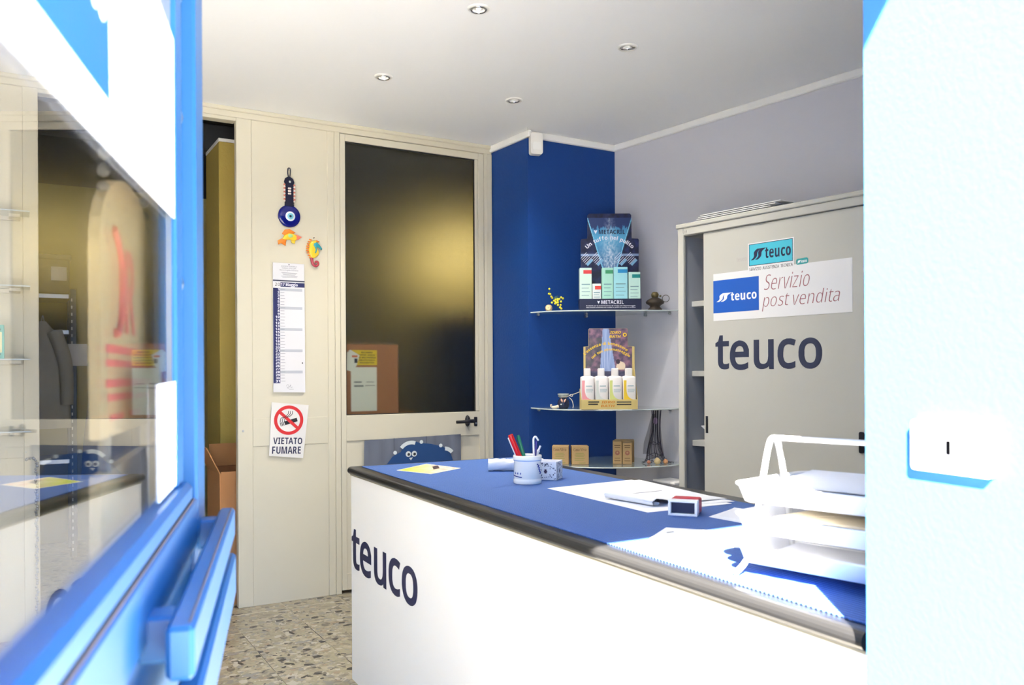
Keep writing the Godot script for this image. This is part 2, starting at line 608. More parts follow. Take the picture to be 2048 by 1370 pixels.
# ---------------------------------------------------------------- cream partition with the inner door
func build_partition() -> void:
	var w := struct_node("wall_partition", "cream panelled partition with an open doorway and a glazed door", Vector3(0, 0, -4.9))
	var c := M("cream")
	part(w, "head_rail", span_box(Vector3(-2.65, 2.79, -0.07), Vector3(2.742, 2.845, 0.0), 0.003), c)
	part(w, "head_moulding", span_box(Vector3(-2.6, 2.822, -0.02), Vector3(2.742, 2.845, 0.014), 0.004), c)
	part(w, "lintel_strip", span_box(Vector3(0.1, 2.77, -0.07), Vector3(1.081, 2.79, -0.004), 0.002), c)
	# fixed panel between doorway and door: stiles, rails, two sunk panels
	for s: Array in [[1.081, 1.166], [1.612, 1.655]]:
		part(w, "stile", span_box(Vector3(s[0], 0, -0.05), Vector3(s[1], 2.79, 0), 0.003), c)
	part(w, "rail", span_box(Vector3(1.166, 0.915, -0.048), Vector3(1.612, 1.075, -0.003), 0.002), c)
	part(w, "panel", span_box(Vector3(1.16, 1.07, -0.045), Vector3(1.618, 2.79, -0.007), 0.001), c)
	part(w, "panel", span_box(Vector3(1.16, 0.0, -0.045), Vector3(1.618, 0.92, -0.007), 0.001), c)
	part(w, "screw_head", cyl(0.006, 0.004, 12), M("steel"), Vector3(1.11, 1.008, 0), Vector3(PI / 2, 0, 0))
	part(w, "post", span_box(Vector3(1.655, 0, -0.06), Vector3(1.688, 2.79, 0.004), 0.002), c)
	part(w, "post", span_box(Vector3(2.682, 0, -0.06), Vector3(2.742, 2.79, 0.004), 0.003), c)
	part(w, "stop_bead", span_box(Vector3(2.7, 0, 0.002), Vector3(2.708, 2.79, 0.008), 0.001), c)
	# panel left of the doorway
	part(w, "stile", span_box(Vector3(0.03, 0, -0.05), Vector3(0.1, 2.79, 0), 0.003), c)
	part(w, "panel", span_box(Vector3(-2.62, 0, -0.045), Vector3(0.03, 2.79, -0.006), 0.001), c)
	part(w, "rail", span_box(Vector3(-2.6, 0.915, -0.045), Vector3(0.03, 1.075, -0.002), 0.002), c)
	# the door itself
	var d := struct_node("door_1", "cream framed inner door with patterned glass and black handle", Vector3(0, 0, -4.9))
	part(d, "stile", span_box(Vector3(1.69, 0.02, -0.045), Vector3(1.722, 2.784, 0.004), 0.002), c)
	part(d, "stile", span_box(Vector3(2.637, 0.02, -0.045), Vector3(2.678, 2.784, 0.004), 0.002), c)
	part(d, "rail", span_box(Vector3(1.722, 2.742, -0.045), Vector3(2.637, 2.784, 0.004), 0.002), c)
	part(d, "rail", span_box(Vector3(1.722, 0.922, -0.045), Vector3(2.637, 1.078, 0.004), 0.002), c)
	part(d, "rail", span_box(Vector3(1.722, 0.02, -0.045), Vector3(2.637, 0.12, 0.004), 0.002), c)
	part(d, "panel", span_box(Vector3(1.715, 0.11, -0.035), Vector3(2.645, 0.93, -0.004), 0.001), c)
	part(d, "glazing_bead", span_box(Vector3(2.612, 1.08, -0.012), Vector3(2.637, 2.742, 0.002), 0.003), c)
	var g := S()
	for b: Array in [[1.722, 1.078, 1.727, 2.742], [2.606, 1.078, 2.612, 2.742], [1.722, 1.078, 2.612, 1.083], [1.722, 2.734, 2.637, 2.742]]:
		add_box(g, Vector3((b[0] + b[2]) * 0.5, (b[1] + b[3]) * 0.5, -0.008), Vector3(b[2] - b[0], b[3] - b[1], 0.012), 0.001)
	part(d, "gasket", done(g), M("gasket"))
	part(d, "glass_pane", span_box(Vector3(1.72, 1.075, -0.022), Vector3(2.62, 2.745, -0.016), 0.0), M("frosted"))
	# lever handle
	var h := part(d, "handle_rose", lathe([Vector2(0, 0), Vector2(0.017, 0), Vector2(0.018, 0.004), Vector2(0.016, 0.014), Vector2(0.012, 0.02), Vector2(0, 0.02)], 24), M("handle_black"), Vector3(2.545, 1.018, 0.004), Vector3(PI / 2, 0, 0))
	h.scale = Vector3(1, 1, 2.1)
	var lv := S()
	add_tube(lv, curve([Vector3(2.545, 1.018, 0.02), Vector3(2.543, 1.018, 0.05), Vector3(2.528, 1.017, 0.06), Vector3(2.49, 1.016, 0.06), Vector3(2.44, 1.015, 0.058)], 5), 0.0125, 10, 0.01)
	add_tube(lv, [Vector3(2.545, 1.018, 0.056), Vector3(2.568, 1.018, 0.054)], 0.013, 10)
	part(d, "lever", done(lv), M("handle_black"))
	part(d, "lock_plate", plate(round_rect(0.022, 0.06, 0.005, 4, 2.606, 1.012), 0.004, 0.011), M("handle_black"))
	part(d, "lock_cylinder", cyl(0.007, 0.004, 16), M("steel"), Vector3(2.606, 1.0, 0.011), Vector3(PI / 2, 0, 0))

# ---------------------------------------------------------------- store room behind
func build_back_room() -> void:
	var st := S()
	add_box(st, Vector3(1.4, 1.425, -7.7), Vector3(5.4, 2.85, 0.2), 0.0)
	add_box(st, Vector3(-1.3, 1.425, -6.3), Vector3(0.15, 2.85, 2.7), 0.0)
	add_box(st, Vector3(4.05, 1.425, -6.3), Vector3(0.15, 2.85, 2.7), 0.0)
	struct_mesh("wall_store", "ochre yellow wall of the store room behind the partition", done(st), M("store_wall"))
	var up := S()
	add_box(up, Vector3(1.4, 3.2, -7.7), Vector3(5.4, 0.7, 0.2), 0.0)
	add_box(up, Vector3(-1.3, 3.2, -6.3), Vector3(0.15, 0.7, 2.7), 0.0)
	add_box(up, Vector3(4.05, 3.2, -6.3), Vector3(0.15, 0.7, 2.7), 0.0)
	add_box(up, Vector3(1.4, 3.2, -5.0), Vector3(5.4, 0.7, 0.08), 0.0)
	add_box(up, Vector3(1.4, 3.56, -6.3), Vector3(5.5, 0.1, 2.8), 0.0)
	struct_mesh("ceiling_store", "dark ceiling of the store room", done(up), M("dark_ceiling"))
	var bm := struct_node("trim_2", "dark ceiling beams crossing the store room")
	for z: float in [-5.7, -6.6]:
		part(bm, "beam", span_box(Vector3(-1.2, 3.0, z - 0.08), Vector3(3.95, 3.2, z + 0.08), 0.01), M("store_beam", C(70, 72, 76), 0.8))
	var p := struct_node("pillar_store", "ochre yellow pillar seen through the open doorway")
	p.set_meta("category", "pillar")
	part(p, "shaft", span_box(Vector3(1.126, 0, -6.02), Vector3(1.66, 2.83, -5.6), 0.004), M("yellow_wall"))
	part(p, "white_edge", span_box(Vector3(1.124, 2.83, -6.02), Vector3(1.66, 2.852, -5.598), 0.002), M("trim_white"))

	# lamp on the store room wall, right
	var lamp := thing("wall_lamp", "round store room lamp glowing behind the patterned glass", "lamp", Vector3(3.72, 2.5, -7.36))
	part(lamp, "arm", span_box(Vector3(-0.02, -0.02, -0.24), Vector3(0.02, 0.02, -0.05), 0.003), M("steel"))
	var gm := M("lamp_glow", C(255, 236, 190), 0.5)
	gm.emission_enabled = true
	gm.emission = C(255, 226, 160)
	gm.emission_energy_multiplier = 0.6
	var sp := SphereMesh.new()
	sp.radius = 0.09
	sp.height = 0.18
	sp.radial_segments = 24
	sp.rings = 12
	part(lamp, "globe", sp, gm)
	var ol := OmniLight3D.new()
	ol.name = "store_light"
	lamp.add_child(ol)
	ol.light_color = C(255, 232, 180)
	ol.light_energy = 0.17
	ol.light_size = 0.09
	ol.omni_range = 12.0
	ol.omni_attenuation = 2.0
	ol.shadow_enabled = true

	# tall carton in the doorway
	var b := thing("cardboard_box", "tall open brown carton on the floor in the doorway", "box", Vector3(1.0, 0, -5.36))
	var cb := M("cardboard")
	for w: Array in [[0.0, 0.0, 0.008, 0.36], [0.42, 0.0, 0.428, 0.36]]:
		part(b, "side", span_box(Vector3(w[0], 0, w[1]), Vector3(w[2], 0.76, w[3]), 0.001), cb)
	part(b, "side", span_box(Vector3(0.008, 0, 0.352), Vector3(0.42, 0.77, 0.36), 0.001), cb)
	part(b, "side", span_box(Vector3(0.008, 0, 0.0), Vector3(0.42, 0.77, 0.008), 0.001), cb)
	part(b, "bottom", span_box(Vector3(0.008, 0, 0.008), Vector3(0.42, 0.01, 0.352), 0.001), cb)
	part(b, "flap", span_box(Vector3(0, 0, -0.15), Vector3(0.006, 0.17, 0.2), 0.001), cb, Vector3(0.0, 0.758, 0.16), Vector3(0, 0, 0.45))
	part(b, "flap", span_box(Vector3(0.01, 0, 0), Vector3(0.4, 0.15, 0.006), 0.001), cb, Vector3(0.01, 0.768, 0.01), Vector3(-0.5, 0, 0))

	# cartons behind the inner door's glass
	var lowc := thing("cardboard_box", "lower carton carrying the labelled box behind the inner door", "box", Vector3(1.72, 0, -5.42))
	part(lowc, "body", span_box(Vector3(0, 0, 0), Vector3(0.5, 1.078, 0.42), 0.004), cb)
	part(lowc, "tape", span_box(Vector3(0.22, 1.0779, 0), Vector3(0.27, 1.0789, 0.42), 0.0), M("tape", C(196, 150, 96), 0.3))
	var bx := thing("cardboard_box", "brown carton with yellow label pressed against the patterned glass", "box", Vector3(1.70, 1.079, -5.34))
	part(bx, "body", span_box(Vector3(0, 0, 0), Vector3(0.385, 0.435, 0.39), 0.004), M("carton_red", C(178, 118, 82), 0.85))
	part(bx, "yellow_label", span_box(Vector3(0.075, 0.305, 0.39), Vector3(0.24, 0.398, 0.391), 0.0), M("carton_yellow"))
	letters(bx, "RICAMBI\nOPERE PARTS\nDE RECHANGE\nERSATZTEILE\nREPUESTOS", "bold", M("ink"), Vector2(0.115, 0.315), Vector2(0.232, 0.388), 0.391, 0.0, HORIZONTAL_ALIGNMENT_CENTER)
	part(bx, "white_label", span_box(Vector3(0.07, 0.02, 0.39), Vector3(0.238, 0.292, 0.391), 0.0), M("paper"))
	bars(bx, M("ink_soft"), [[0.09, 0.14, 0.2, 0.008], [0.09, 0.15, 0.176, 0.01], [0.17, 0.22, 0.2, 0.004], [0.16, 0.225, 0.178, 0.004]], 0.3912)
	part(bx, "torn_label", plate(PackedVector2Array([Vector2(0.045, 0.38), Vector2(0.065, 0.4), Vector2(0.125, 0.366), Vector2(0.105, 0.3), Vector2(0.075, 0.265), Vector2(0.04, 0.275)]), 0.391, 0.393), M("paper"))
	part(bx, "label_patch", span_box(Vector3(0.092, 0.318, 0.393), Vector3(0.112, 0.345, 0.3935), 0.0), M("vinyl_navy"))
	part(bx, "label_patch", span_box(Vector3(0.076, 0.353, 0.393), Vector3(0.112, 0.365, 0.3935), 0.0), M("orange_print", C(230, 120, 80), 0.7))

	var lk := thing("locker", "dark blue metal locker behind the right part of the patterned glass", "locker", Vector3(2.75, 0, -6.1))
	part(lk, "body", span_box(Vector3(0, 0.05, 0), Vector3(0.9, 1.8, 0.5), 0.006), M("locker_blue", C(30, 40, 74), 0.5))
	for k in 2:
		part(lk, "door", span_box(Vector3(0.01 + 0.445 * k, 0.06, 0.5), Vector3(0.44 + 0.445 * k, 1.79, 0.515), 0.003), M("locker_blue"))
	part(lk, "plinth", span_box(Vector3(0.02, 0, 0.02), Vector3(0.88, 0.05, 0.48), 0.001), M("rubber_black"))

	# metal shelving, coat, overalls
	var sh := thing("shelving_unit", "blue grey metal shelving with perforated posts in the store room", "shelving", Vector3(-0.35, 0, -7.35))
	var pm := M("post_blue", C(52, 72, 96), 0.5, 0.3)
	for px: float in [0.0, 0.71]:
		for pz: float in [0.0, 0.42]:
			part(sh, "post", span_box(Vector3(px - 0.02, 0, pz - 0.02), Vector3(px + 0.02, 1.96, pz + 0.02), 0.002), pm)
	var holes := S()
	for k in 36:
		add_box(holes, Vector3(0.7, 0.06 + k * 0.052, 0.441), Vector3(0.008, 0.022, 0.002), 0.0)
	part(sh, "post_slots", done(holes), M("paper_cool")).set_meta("kind", "stuff")
	for y: float in [0.72, 1.06, 1.25, 1.66, 1.92]:
		var s := part(sh, "shelf", span_box(Vector3(-0.02, y - 0.03, -0.02), Vector3(0.69, y, 0.43), 0.002), M("post_blue"))
		part(s, "front_lip", span_box(Vector3(0.0, y - 0.03, 0.43), Vector3(0.68, y, 0.436), 0.001), M("steel"))
	part(sh, "document", span_box(Vector3(0.66, 1.4, 0.44), Vector3(0.8, 1.56, 0.442), 0.0), M("paper_cool"))
	var tb := thing("storage_bin", "dark grey storage bin on top of the store room shelving", "bin", Vector3(-0.28, 1.921, -7.28))
	part(tb, "body", span_box(Vector3(0, 0, 0), Vector3(0.62, 0.28, 0.34), 0.01), M("bin_grey", C(66, 70, 72), 0.5))
	part(tb, "rim", span_box(Vector3(-0.012, 0.25, -0.012), Vector3(0.632, 0.29, 0.352), 0.006), M("bin_grey"))
	part(tb, "tag", span_box(Vector3(0.5, 0.1, 0.34), Vector3(0.6, 0.2, 0.343), 0.001), M("paper_cool"))
	garment("work_coat", "light grey work coat hanging from the store shelving", "coat", Vector3(0.16, 0.96, -6.72), 0.16, 0.75, M("coat_grey", C(188, 184, 172), 0.9))
	garment("overalls", "dark blue overalls hanging on the yellow store wall", "clothing", Vector3(0.66, 0.5, -7.5), 0.2, 1.06, M("overall_blue", C(40, 58, 110), 0.9))

func garment(called: String, label: String, cat: String, at: Vector3, half: float, tall: float, m: Material) -> void:
	var o := thing(called, label, cat, at)
	var prof := []
	for k in 9:
		var f := k / 8.0
		prof.append(Vector2(half * (1.0 - 0.55 * f * f) if k < 8 else 0.02, tall * f))
	var st := S()
	st.set_smooth_group(1)
	var n := 28
	for i in 8:
		for k in n:
			var pts := []
			for c: Array in [[i, k], [i, k + 1], [i + 1, k + 1], [i + 1, k]]:
				var p: Vector2 = prof[c[0]]
				var a: float = TAU * c[1] / n
				var r := p.x * (1.0 + 0.12 * sin(a * 6.0) * (1.0 - p.y / tall))
				pts.append(Vector3(cos(a) * r, p.y, sin(a) * r * 0.45))
			quad(st, pts[0], pts[1], pts[2], pts[3], pts[0] * Vector3(1, 0, 1) + pts[2] * Vector3(1, 0, 1))
	part(o, "body", done(st), m)
	part(o, "sleeve", tube(curve([Vector3(half * 0.45, tall * 0.9, 0.03), Vector3(half * 0.85, tall * 0.6, 0.06), Vector3(half * 0.9, tall * 0.22, 0.07)], 6), 0.05, 12, 0.04), m)
	part(o, "hanging_loop", tube(curve([Vector3(-0.01, tall - 0.01, 0), Vector3(0, tall + 0.04, 0), Vector3(0.01, tall - 0.01, 0)], 6), 0.003, 6), M("steel"))

# ---------------------------------------------------------------- street front
func build_facade() -> void:
	var pl := M("sky_blue_plaster")
	struct_mesh("ground", "street paving in front of the shop", slab(PackedVector2Array([Vector2(-14, -0.16), Vector2(14, -0.16), Vector2(14, 14), Vector2(-14, 14)]), -0.3, -0.01), M("asphalt"))
	var r := struct_node("wall_front", "light blue plastered door reveal lit by the sun at right")
	part(r, "reveal", slab(PackedVector2Array([Vector2(1.044, -0.777), Vector2(0.937, -0.177), Vector2(4.1, -0.177), Vector2(4.1, -0.68)]), 0, 3.05), pl)
	part(r, "lintel", span_box(Vector3(-2.75, 2.47, -0.777), Vector3(1.05, 3.05, -0.177), 0.0), pl)
	part(r, "left_pier", span_box(Vector3(-0.3, 0, -0.56), Vector3(-0.12, 2.47, -0.177), 0.003), pl)
	part(r, "window_sill", span_box(Vector3(-2.75, 0, -0.6), Vector3(-0.3, 0.35, -0.177), 0.003), pl)
	part(r, "end_pier", span_box(Vector3(-2.8, 0.35, -0.777), Vector3(-2.55, 2.47, -0.177), 0.003), pl)
	var w := struct_node("window_1", "blue framed shop window left of the street door")
	var bl := M("door_blue")
	for s: Array in [[-2.55, -2.5], [-1.45, -1.4], [-0.35, -0.3]]:
		part(w, "stile", span_box(Vector3(s[0], 0.35, -0.42), Vector3(s[1], 2.47, -0.37), 0.002), bl)
	for s: Array in [[0.35, 0.4], [2.42, 2.47]]:
		part(w, "rail", span_box(Vector3(-2.5, s[0], -0.42), Vector3(-0.35, s[1], -0.37), 0.002), bl)
	for x: float in [-2.5, -1.4]:
		part(w, "glass_pane", span_box(Vector3(x, 0.4, -0.397), Vector3(x + 1.05, 2.42, -0.393), 0.0), M("pane"))
	# striped awning over the shop window
	var aw := thing("awning", "white canvas awning above the shop window, outside the picture", "awning", Vector3(-1.52, 0, -0.17))
	part(aw, "canvas", plate(PackedVector2Array([Vector2(0, 2.52), Vector2(0.6, 2.38), Vector2(0.6, 2.386), Vector2(0, 2.526)]), -1.2, 1.2), M("laminate_white"), Vector3.ZERO, Vector3(0, -PI / 2, 0))
	part(aw, "valance", span_box(Vector3(-1.2, 2.26, 0.595), Vector3(1.2, 2.384, 0.6), 0.001), M("laminate_white"))
	for x: float in [-1.15, 1.15]:
		part(aw, "arm", tube([Vector3(x, 2.0, 0.0), Vector3(x, 2.36, 0.58)], 0.012, 8), M("steel"))
	# key switch plate on the reveal
	var k := thing("key_switch", "white key switch plate on the sunlit blue reveal", "switch", Vector3(1.017, 1.2, -0.629), 0.0)
	k.basis = Basis(Vector3(-0.176, 0, 0.984), UP, Vector3(-0.984, 0, -0.176))
	part(k, "plate", plate(round_rect(0.122, 0.066, 0.006, 5, -0.001, 0.033), 0.0, 0.007), M("white_plastic"))
	part(k, "raised_centre", plate(round_rect(0.05, 0.045, 0.004, 4, 0.0, 0.033), 0.007, 0.0095), M("white_plastic"))
	part(k, "key_slot", span_box(Vector3(-0.0035, 0.024, 0.0093), Vector3(0.0035, 0.042, 0.0099), 0.0), M("slot_black", C(6, 6, 8), 0.9, 0.0, 0.0))

func build_entrance_door() -> void:
	# x runs from the hinge side to the lock stile, z is the street face
	var d := struct_node("door_2", "open street door with blue metal frame and large glass pane", Vector3(0.241, 0, -1.367))
	d.basis = Basis(Vector3(0.261, 0, -0.965), UP, Vector3(0.965, 0, 0.261))
	var b := M("door_blue")
	part(d, "lock_stile", span_box(Vector3(-0.17, 0.03, -0.025), Vector3(-0.06, 2.46, 0.015), 0.004), b)
	part(d, "glazing_bead", span_box(Vector3(-0.29, 1.19, -0.018), Vector3(-0.225, 2.4, 0.003), 0.003), b)
	part(d, "groove", span_box(Vector3(-0.226, 1.17, -0.02), Vector3(-0.169, 2.42, -0.004), 0.001), M("door_groove", C(64, 70, 82), 0.5))
	part(d, "hinge_stile", span_box(Vector3(-1.15, 0.03, -0.025), Vector3(-1.06, 2.46, 0.015), 0.004), b)
	part(d, "rail", span_box(Vector3(-1.06, 2.36, -0.025), Vector3(-0.17, 2.46, 0.015), 0.004), b)
	part(d, "rail", span_box(Vector3(-1.06, 1.10, -0.025), Vector3(-0.17, 1.165, 0.015), 0.004), b)
	part(d, "glazing_bead", span_box(Vector3(-1.06, 1.166, -0.018), Vector3(-0.226, 1.192, 0.0142), 0.006), b)
	part(d, "rust_line", span_box(Vector3(-1.06, 1.164, -0.02), Vector3(-0.2, 1.1662, 0.0138), 0.0005), M("rust"))
	part(d, "panel", span_box(Vector3(-1.06, 0.12, -0.02), Vector3(-0.17, 1.1, 0.006), 0.003), b)
	part(d, "rail", span_box(Vector3(-1.06, 0.03, -0.025), Vector3(-0.17, 0.13, 0.015), 0.004), b)
	part(d, "glass_pane", span_box(Vector3(-1.07, 1.18, -0.004), Vector3(-0.25, 2.38, 0.0), 0.0), M("pane"))
	# small bright fixings showing in the groove of the lock stile
	for y: float in [1.93, 1.83, 1.67, 1.45]:
		part(d, "fixing", lathe([Vector2(0, 0), Vector2(0.009, 0), Vector2(0.008, 0.004), Vector2(0, 0.006)], 16), M("steel"), Vector3(-0.198, y, -0.004), Vector3(PI / 2, 0, 0))
	# push bar: two flat rails on brackets
	var bar := S()
	add_box(bar, Vector3(-0.36, 1.108, 0.046), Vector3(0.62, 0.044, 0.022), 0.004)
	part(d, "push_bar", done(bar), b)
	part(d, "rust_line", span_box(Vector3(-0.66, 1.1295, 0.0515), Vector3(-0.06, 1.131, 0.0535), 0.0005), M("rust"))
	part(d, "push_bar", span_box(Vector3(-0.84, 1.0, 0.036), Vector3(-0.05, 1.062, 0.058), 0.004), b)
	for x: float in [-0.11, -0.6]:
		part(d, "bracket", span_box(Vector3(x - 0.018, 1.085, 0.006), Vector3(x + 0.018, 1.125, 0.04), 0.003), b)
	for x: float in [-0.2, -0.7]:
		part(d, "bracket", span_box(Vector3(x - 0.018, 1.015, 0.006), Vector3(x + 0.018, 1.05, 0.04), 0.003), b)
	part(d, "lock_case", span_box(Vector3(-0.15, 0.98, 0.012), Vector3(-0.1, 1.075, 0.024), 0.003), M("brass", C(214, 184, 130), 0.35, 0.8))
	# big sticker, a little crooked, and the small one by the lock
	var s := part(d, "sticker", plate(PackedVector2Array([Vector2(0, 0), Vector2(0.696, 0), Vector2(0.696, 0.218), Vector2(0, 0.218)]), 0.0, 0.0008), M("paper"), Vector3(-0.943, 1.487, 0.0005), Vector3(0, 0, 0.05), "large white and blue sticker near the top of the glass")
	after_sales_print(s, 0.696, 0.218, 0.0008)
	var s2 := part(d, "sticker", plate(PackedVector2Array([Vector2(0, 0), Vector2(0.2, 0.0), Vector2(0.2, 0.127), Vector2(0, 0.124)]), 0.0, 0.0008), M("paper"), Vector3(-0.44, 1.196, 0.0005), Vector3(0, 0, 0.0), "small pale sticker above the lower rail")
	bars(s2, M("pale_blue_print", C(150, 212, 226), 0.7), [[0.05, 0.17, 0.058, 0.006], [0.06, 0.17, 0.045, 0.005], [0.09, 0.15, 0.034, 0.005]], 0.0011)

	# wooden sign hanging on beads behind the glass
	var g := thing("hanging_sign", "round topped beige sign with red lettering hung behind the door glass", "sign", Vector3(0.241, 0, -1.367))
	g.basis = d.basis
	var sm := M("sign_beige", C(160, 138, 96), 0.7)
	var poly := PackedVector2Array([Vector2(-0.535, 1.27), Vector2(-0.19, 1.27)])
	for k in 13:
		var a := PI * k / 12.0
		poly.append(Vector2(-0.3625 + 0.1725 * cos(a), 1.455 + 0.085 * sin(a)))
	part(g, "board", plate(poly, -0.046, -0.036), sm)
	part(g, "board", plate(PackedVector2Array([Vector2(-0.535, 0.95), Vector2(-0.19, 0.95), Vector2(-0.19, 1.243), Vector2(-0.535, 1.236)]), -0.046, -0.036), sm)
	var rd := M("sign_faded_red", C(176, 84, 74), 0.7)
	part(g, "red_mark", tube(curve([Vector3(-0.475, 1.475, -0.035), Vector3(-0.45, 1.462, -0.035), Vector3(-0.435, 1.44, -0.035), Vector3(-0.435, 1.40, -0.035), Vector3(-0.45, 1.375, -0.035), Vector3(-0.47, 1.372, -0.035)], 6), 0.0045, 8), rd)
	letters(g, "R", "bold", rd, Vector2(-0.405, 1.375), Vector2(-0.345, 1.465), -0.0355)
	bars(g, rd, [[-0.51, -0.22, 1.356, 0.008], [-0.51, -0.22, 1.342, 0.007], [-0.51, -0.22, 1.322, 0.008], [-0.5, -0.36, 1.308, 0.007], [-0.34, -0.24, 1.306, 0.006], [-0.49, -0.42, 1.288, 0.006], [-0.38, -0.31, 1.288, 0.006]], -0.0357, "red_lettering")
	var ch := S()
	for q: Array in [[-0.5, 1.46, -0.475, 1.6], [-0.225, 1.46, -0.245, 1.6], [-0.49, 1.237, -0.49, 1.272], [-0.235, 1.243, -0.235, 1.272]]:
		for k in 9:
			var f := k / 8.0
			add_lathe(ch, [Vector2(0, -0.007), Vector2(0.005, -0.004), Vector2(0.006, 0), Vector2(0.005, 0.004), Vector2(0, 0.007)], 8, Vector3(lerpf(q[0], q[2], f), lerpf(q[1], q[3], f), -0.041))
	part(g, "bead_cord", done(ch), M("cord", C(104, 98, 84), 0.7))

# print of the white after-sales sign (used twice): blue field with logo, two lines of thin italics
func after_sales_print(parent: Node, w: float, h: float, z: float) -> void:
	part(parent, "blue_field", plate(PackedVector2Array([Vector2(0, h * 0.165), Vector2(w * 0.362, h * 0.165), Vector2(w * 0.362, h * 0.855), Vector2(0, h * 0.855)]), z, z + 0.0004), M("sign_blue"))
	logo(parent, M("paper"), Vector2(w * 0.03, h * 0.4), Vector2(w * 0.345, h * 0.575), z + 0.0004)
	var m := M("wine_print", C(160, 104, 112), 0.7)
	letters(parent, "Servizio", "thin", m, Vector2(w * 0.4, h * 0.55), Vector2(w * 0.735, h * 0.86), z, 0.2)
	letters(parent, "post vendita", "thin", m, Vector2(w * 0.385, h * 0.13), Vector2(w * 0.93, h * 0.49), z, 0.2)

# two slanting waves and the name
func logo(parent: Node, m: Material, lo: Vector2, hi: Vector2, z: float) -> void:
	var w := hi.x - lo.x
	var h := hi.y - lo.y
	var st := S()
	for k in 2:
		var x0 := lo.x + w * 0.075 * k * 1.5
		var p := PackedVector2Array()
		var q := []
		for j in 9:
			var f := j / 8.0
			var cx := x0 + w * (0.02 + 0.17 * f + 0.035 * sin(TAU * f))
			p.append(Vector2(cx + w * (0.035 + 0.05 * f * f), lo.y + h * f))
			q.push_front(Vector2(cx - w * (0.035 - 0.0 * f), lo.y + h * f))
		for v: Vector2 in q:
			p.append(v)
		add_plate(st, p, z, z + 0.0005)
	part(parent, "wave_mark", done(st), m)
	letters(parent, "teuco", "bold", m, Vector2(lo.x + w * 0.36, lo.y), Vector2(hi.x, hi.y), z)

# ---------------------------------------------------------------- ceiling spots
func build_spots() -> void:
	var gl := M("spot_glow", C(255, 250, 240), 0.3)
	gl.emission_enabled = true
	gl.emission = C(255, 246, 226)
	gl.emission_energy_multiplier = 1.4
	var spots := [[1.661, -3.072, 0.0, "lit ceiling spot at the top of the picture, largest of four"], [2.458, -3.091, 0.5, "tilted ceiling spot nearest the grey wall"], [1.619, -4.017, 0.0, "lit ceiling spot nearest the cream partition panel"], [2.386, -4.005, 0.55, "tilted ceiling spot near the alarm sensor"]]
	for s: Array in spots:
		var o := thing("ceiling_spot", s[3], "ceiling light", Vector3(s[0], 2.845, s[1]), 0.9, "recessed ceiling spots")
		part(o, "outer_ring", lathe([Vector2(0.032, 0.004), Vector2(0.033, -0.004), Vector2(0.04, -0.008), Vector2(0.046, -0.004), Vector2(0.048, 0.001)], 40), M("spot_ring", C(226, 224, 218), 0.35))
		var cup := part(o, "inner_ring", lathe([Vector2(0.026, 0.0), Vector2(0.026, -0.004), Vector2(0.031, -0.006), Vector2(0.033, -0.001)], 36), M("chrome"))
		part(cup, "dark_gap", lathe([Vector2(0.0305, -0.0025), Vector2(0.0335, -0.003)], 36), M("gasket"))
		part(cup, "reflector", lathe([Vector2(0.026, -0.003), Vector2(0.018, 0.006), Vector2(0.009, 0.012), Vector2(0, 0.013)], 32), M("spot_reflector", C(240, 240, 236), 0.25))
		part(cup, "bulb", lathe([Vector2(0, -0.003), Vector2(0.008, -0.001), Vector2(0.011, 0.004), Vector2(0.009, 0.01)], 24), gl)
		part(o, "backing", lathe([Vector2(0, -0.001), Vector2(0.033, -0.0012)], 32), M("spot_ring"))
		cup.rotation = Vector3(0, 0, s[2])
		cup.position.y = -0.004
		var l := SpotLight3D.new()
		l.name = "beam"
		o.add_child(l)
		l.position = Vector3(0, -0.03, 0)
		l.rotation = Vector3(-PI / 2, 0, 0)
		l.spot_angle = 62.0
		l.spot_angle_attenuation = 1.0
		l.light_color = C(255, 246, 230)
		l.light_energy = 0.8
		l.light_size = 0.03
		l.spot_range = 12.0
		l.spot_attenuation = 2.0
		l.shadow_enabled = true

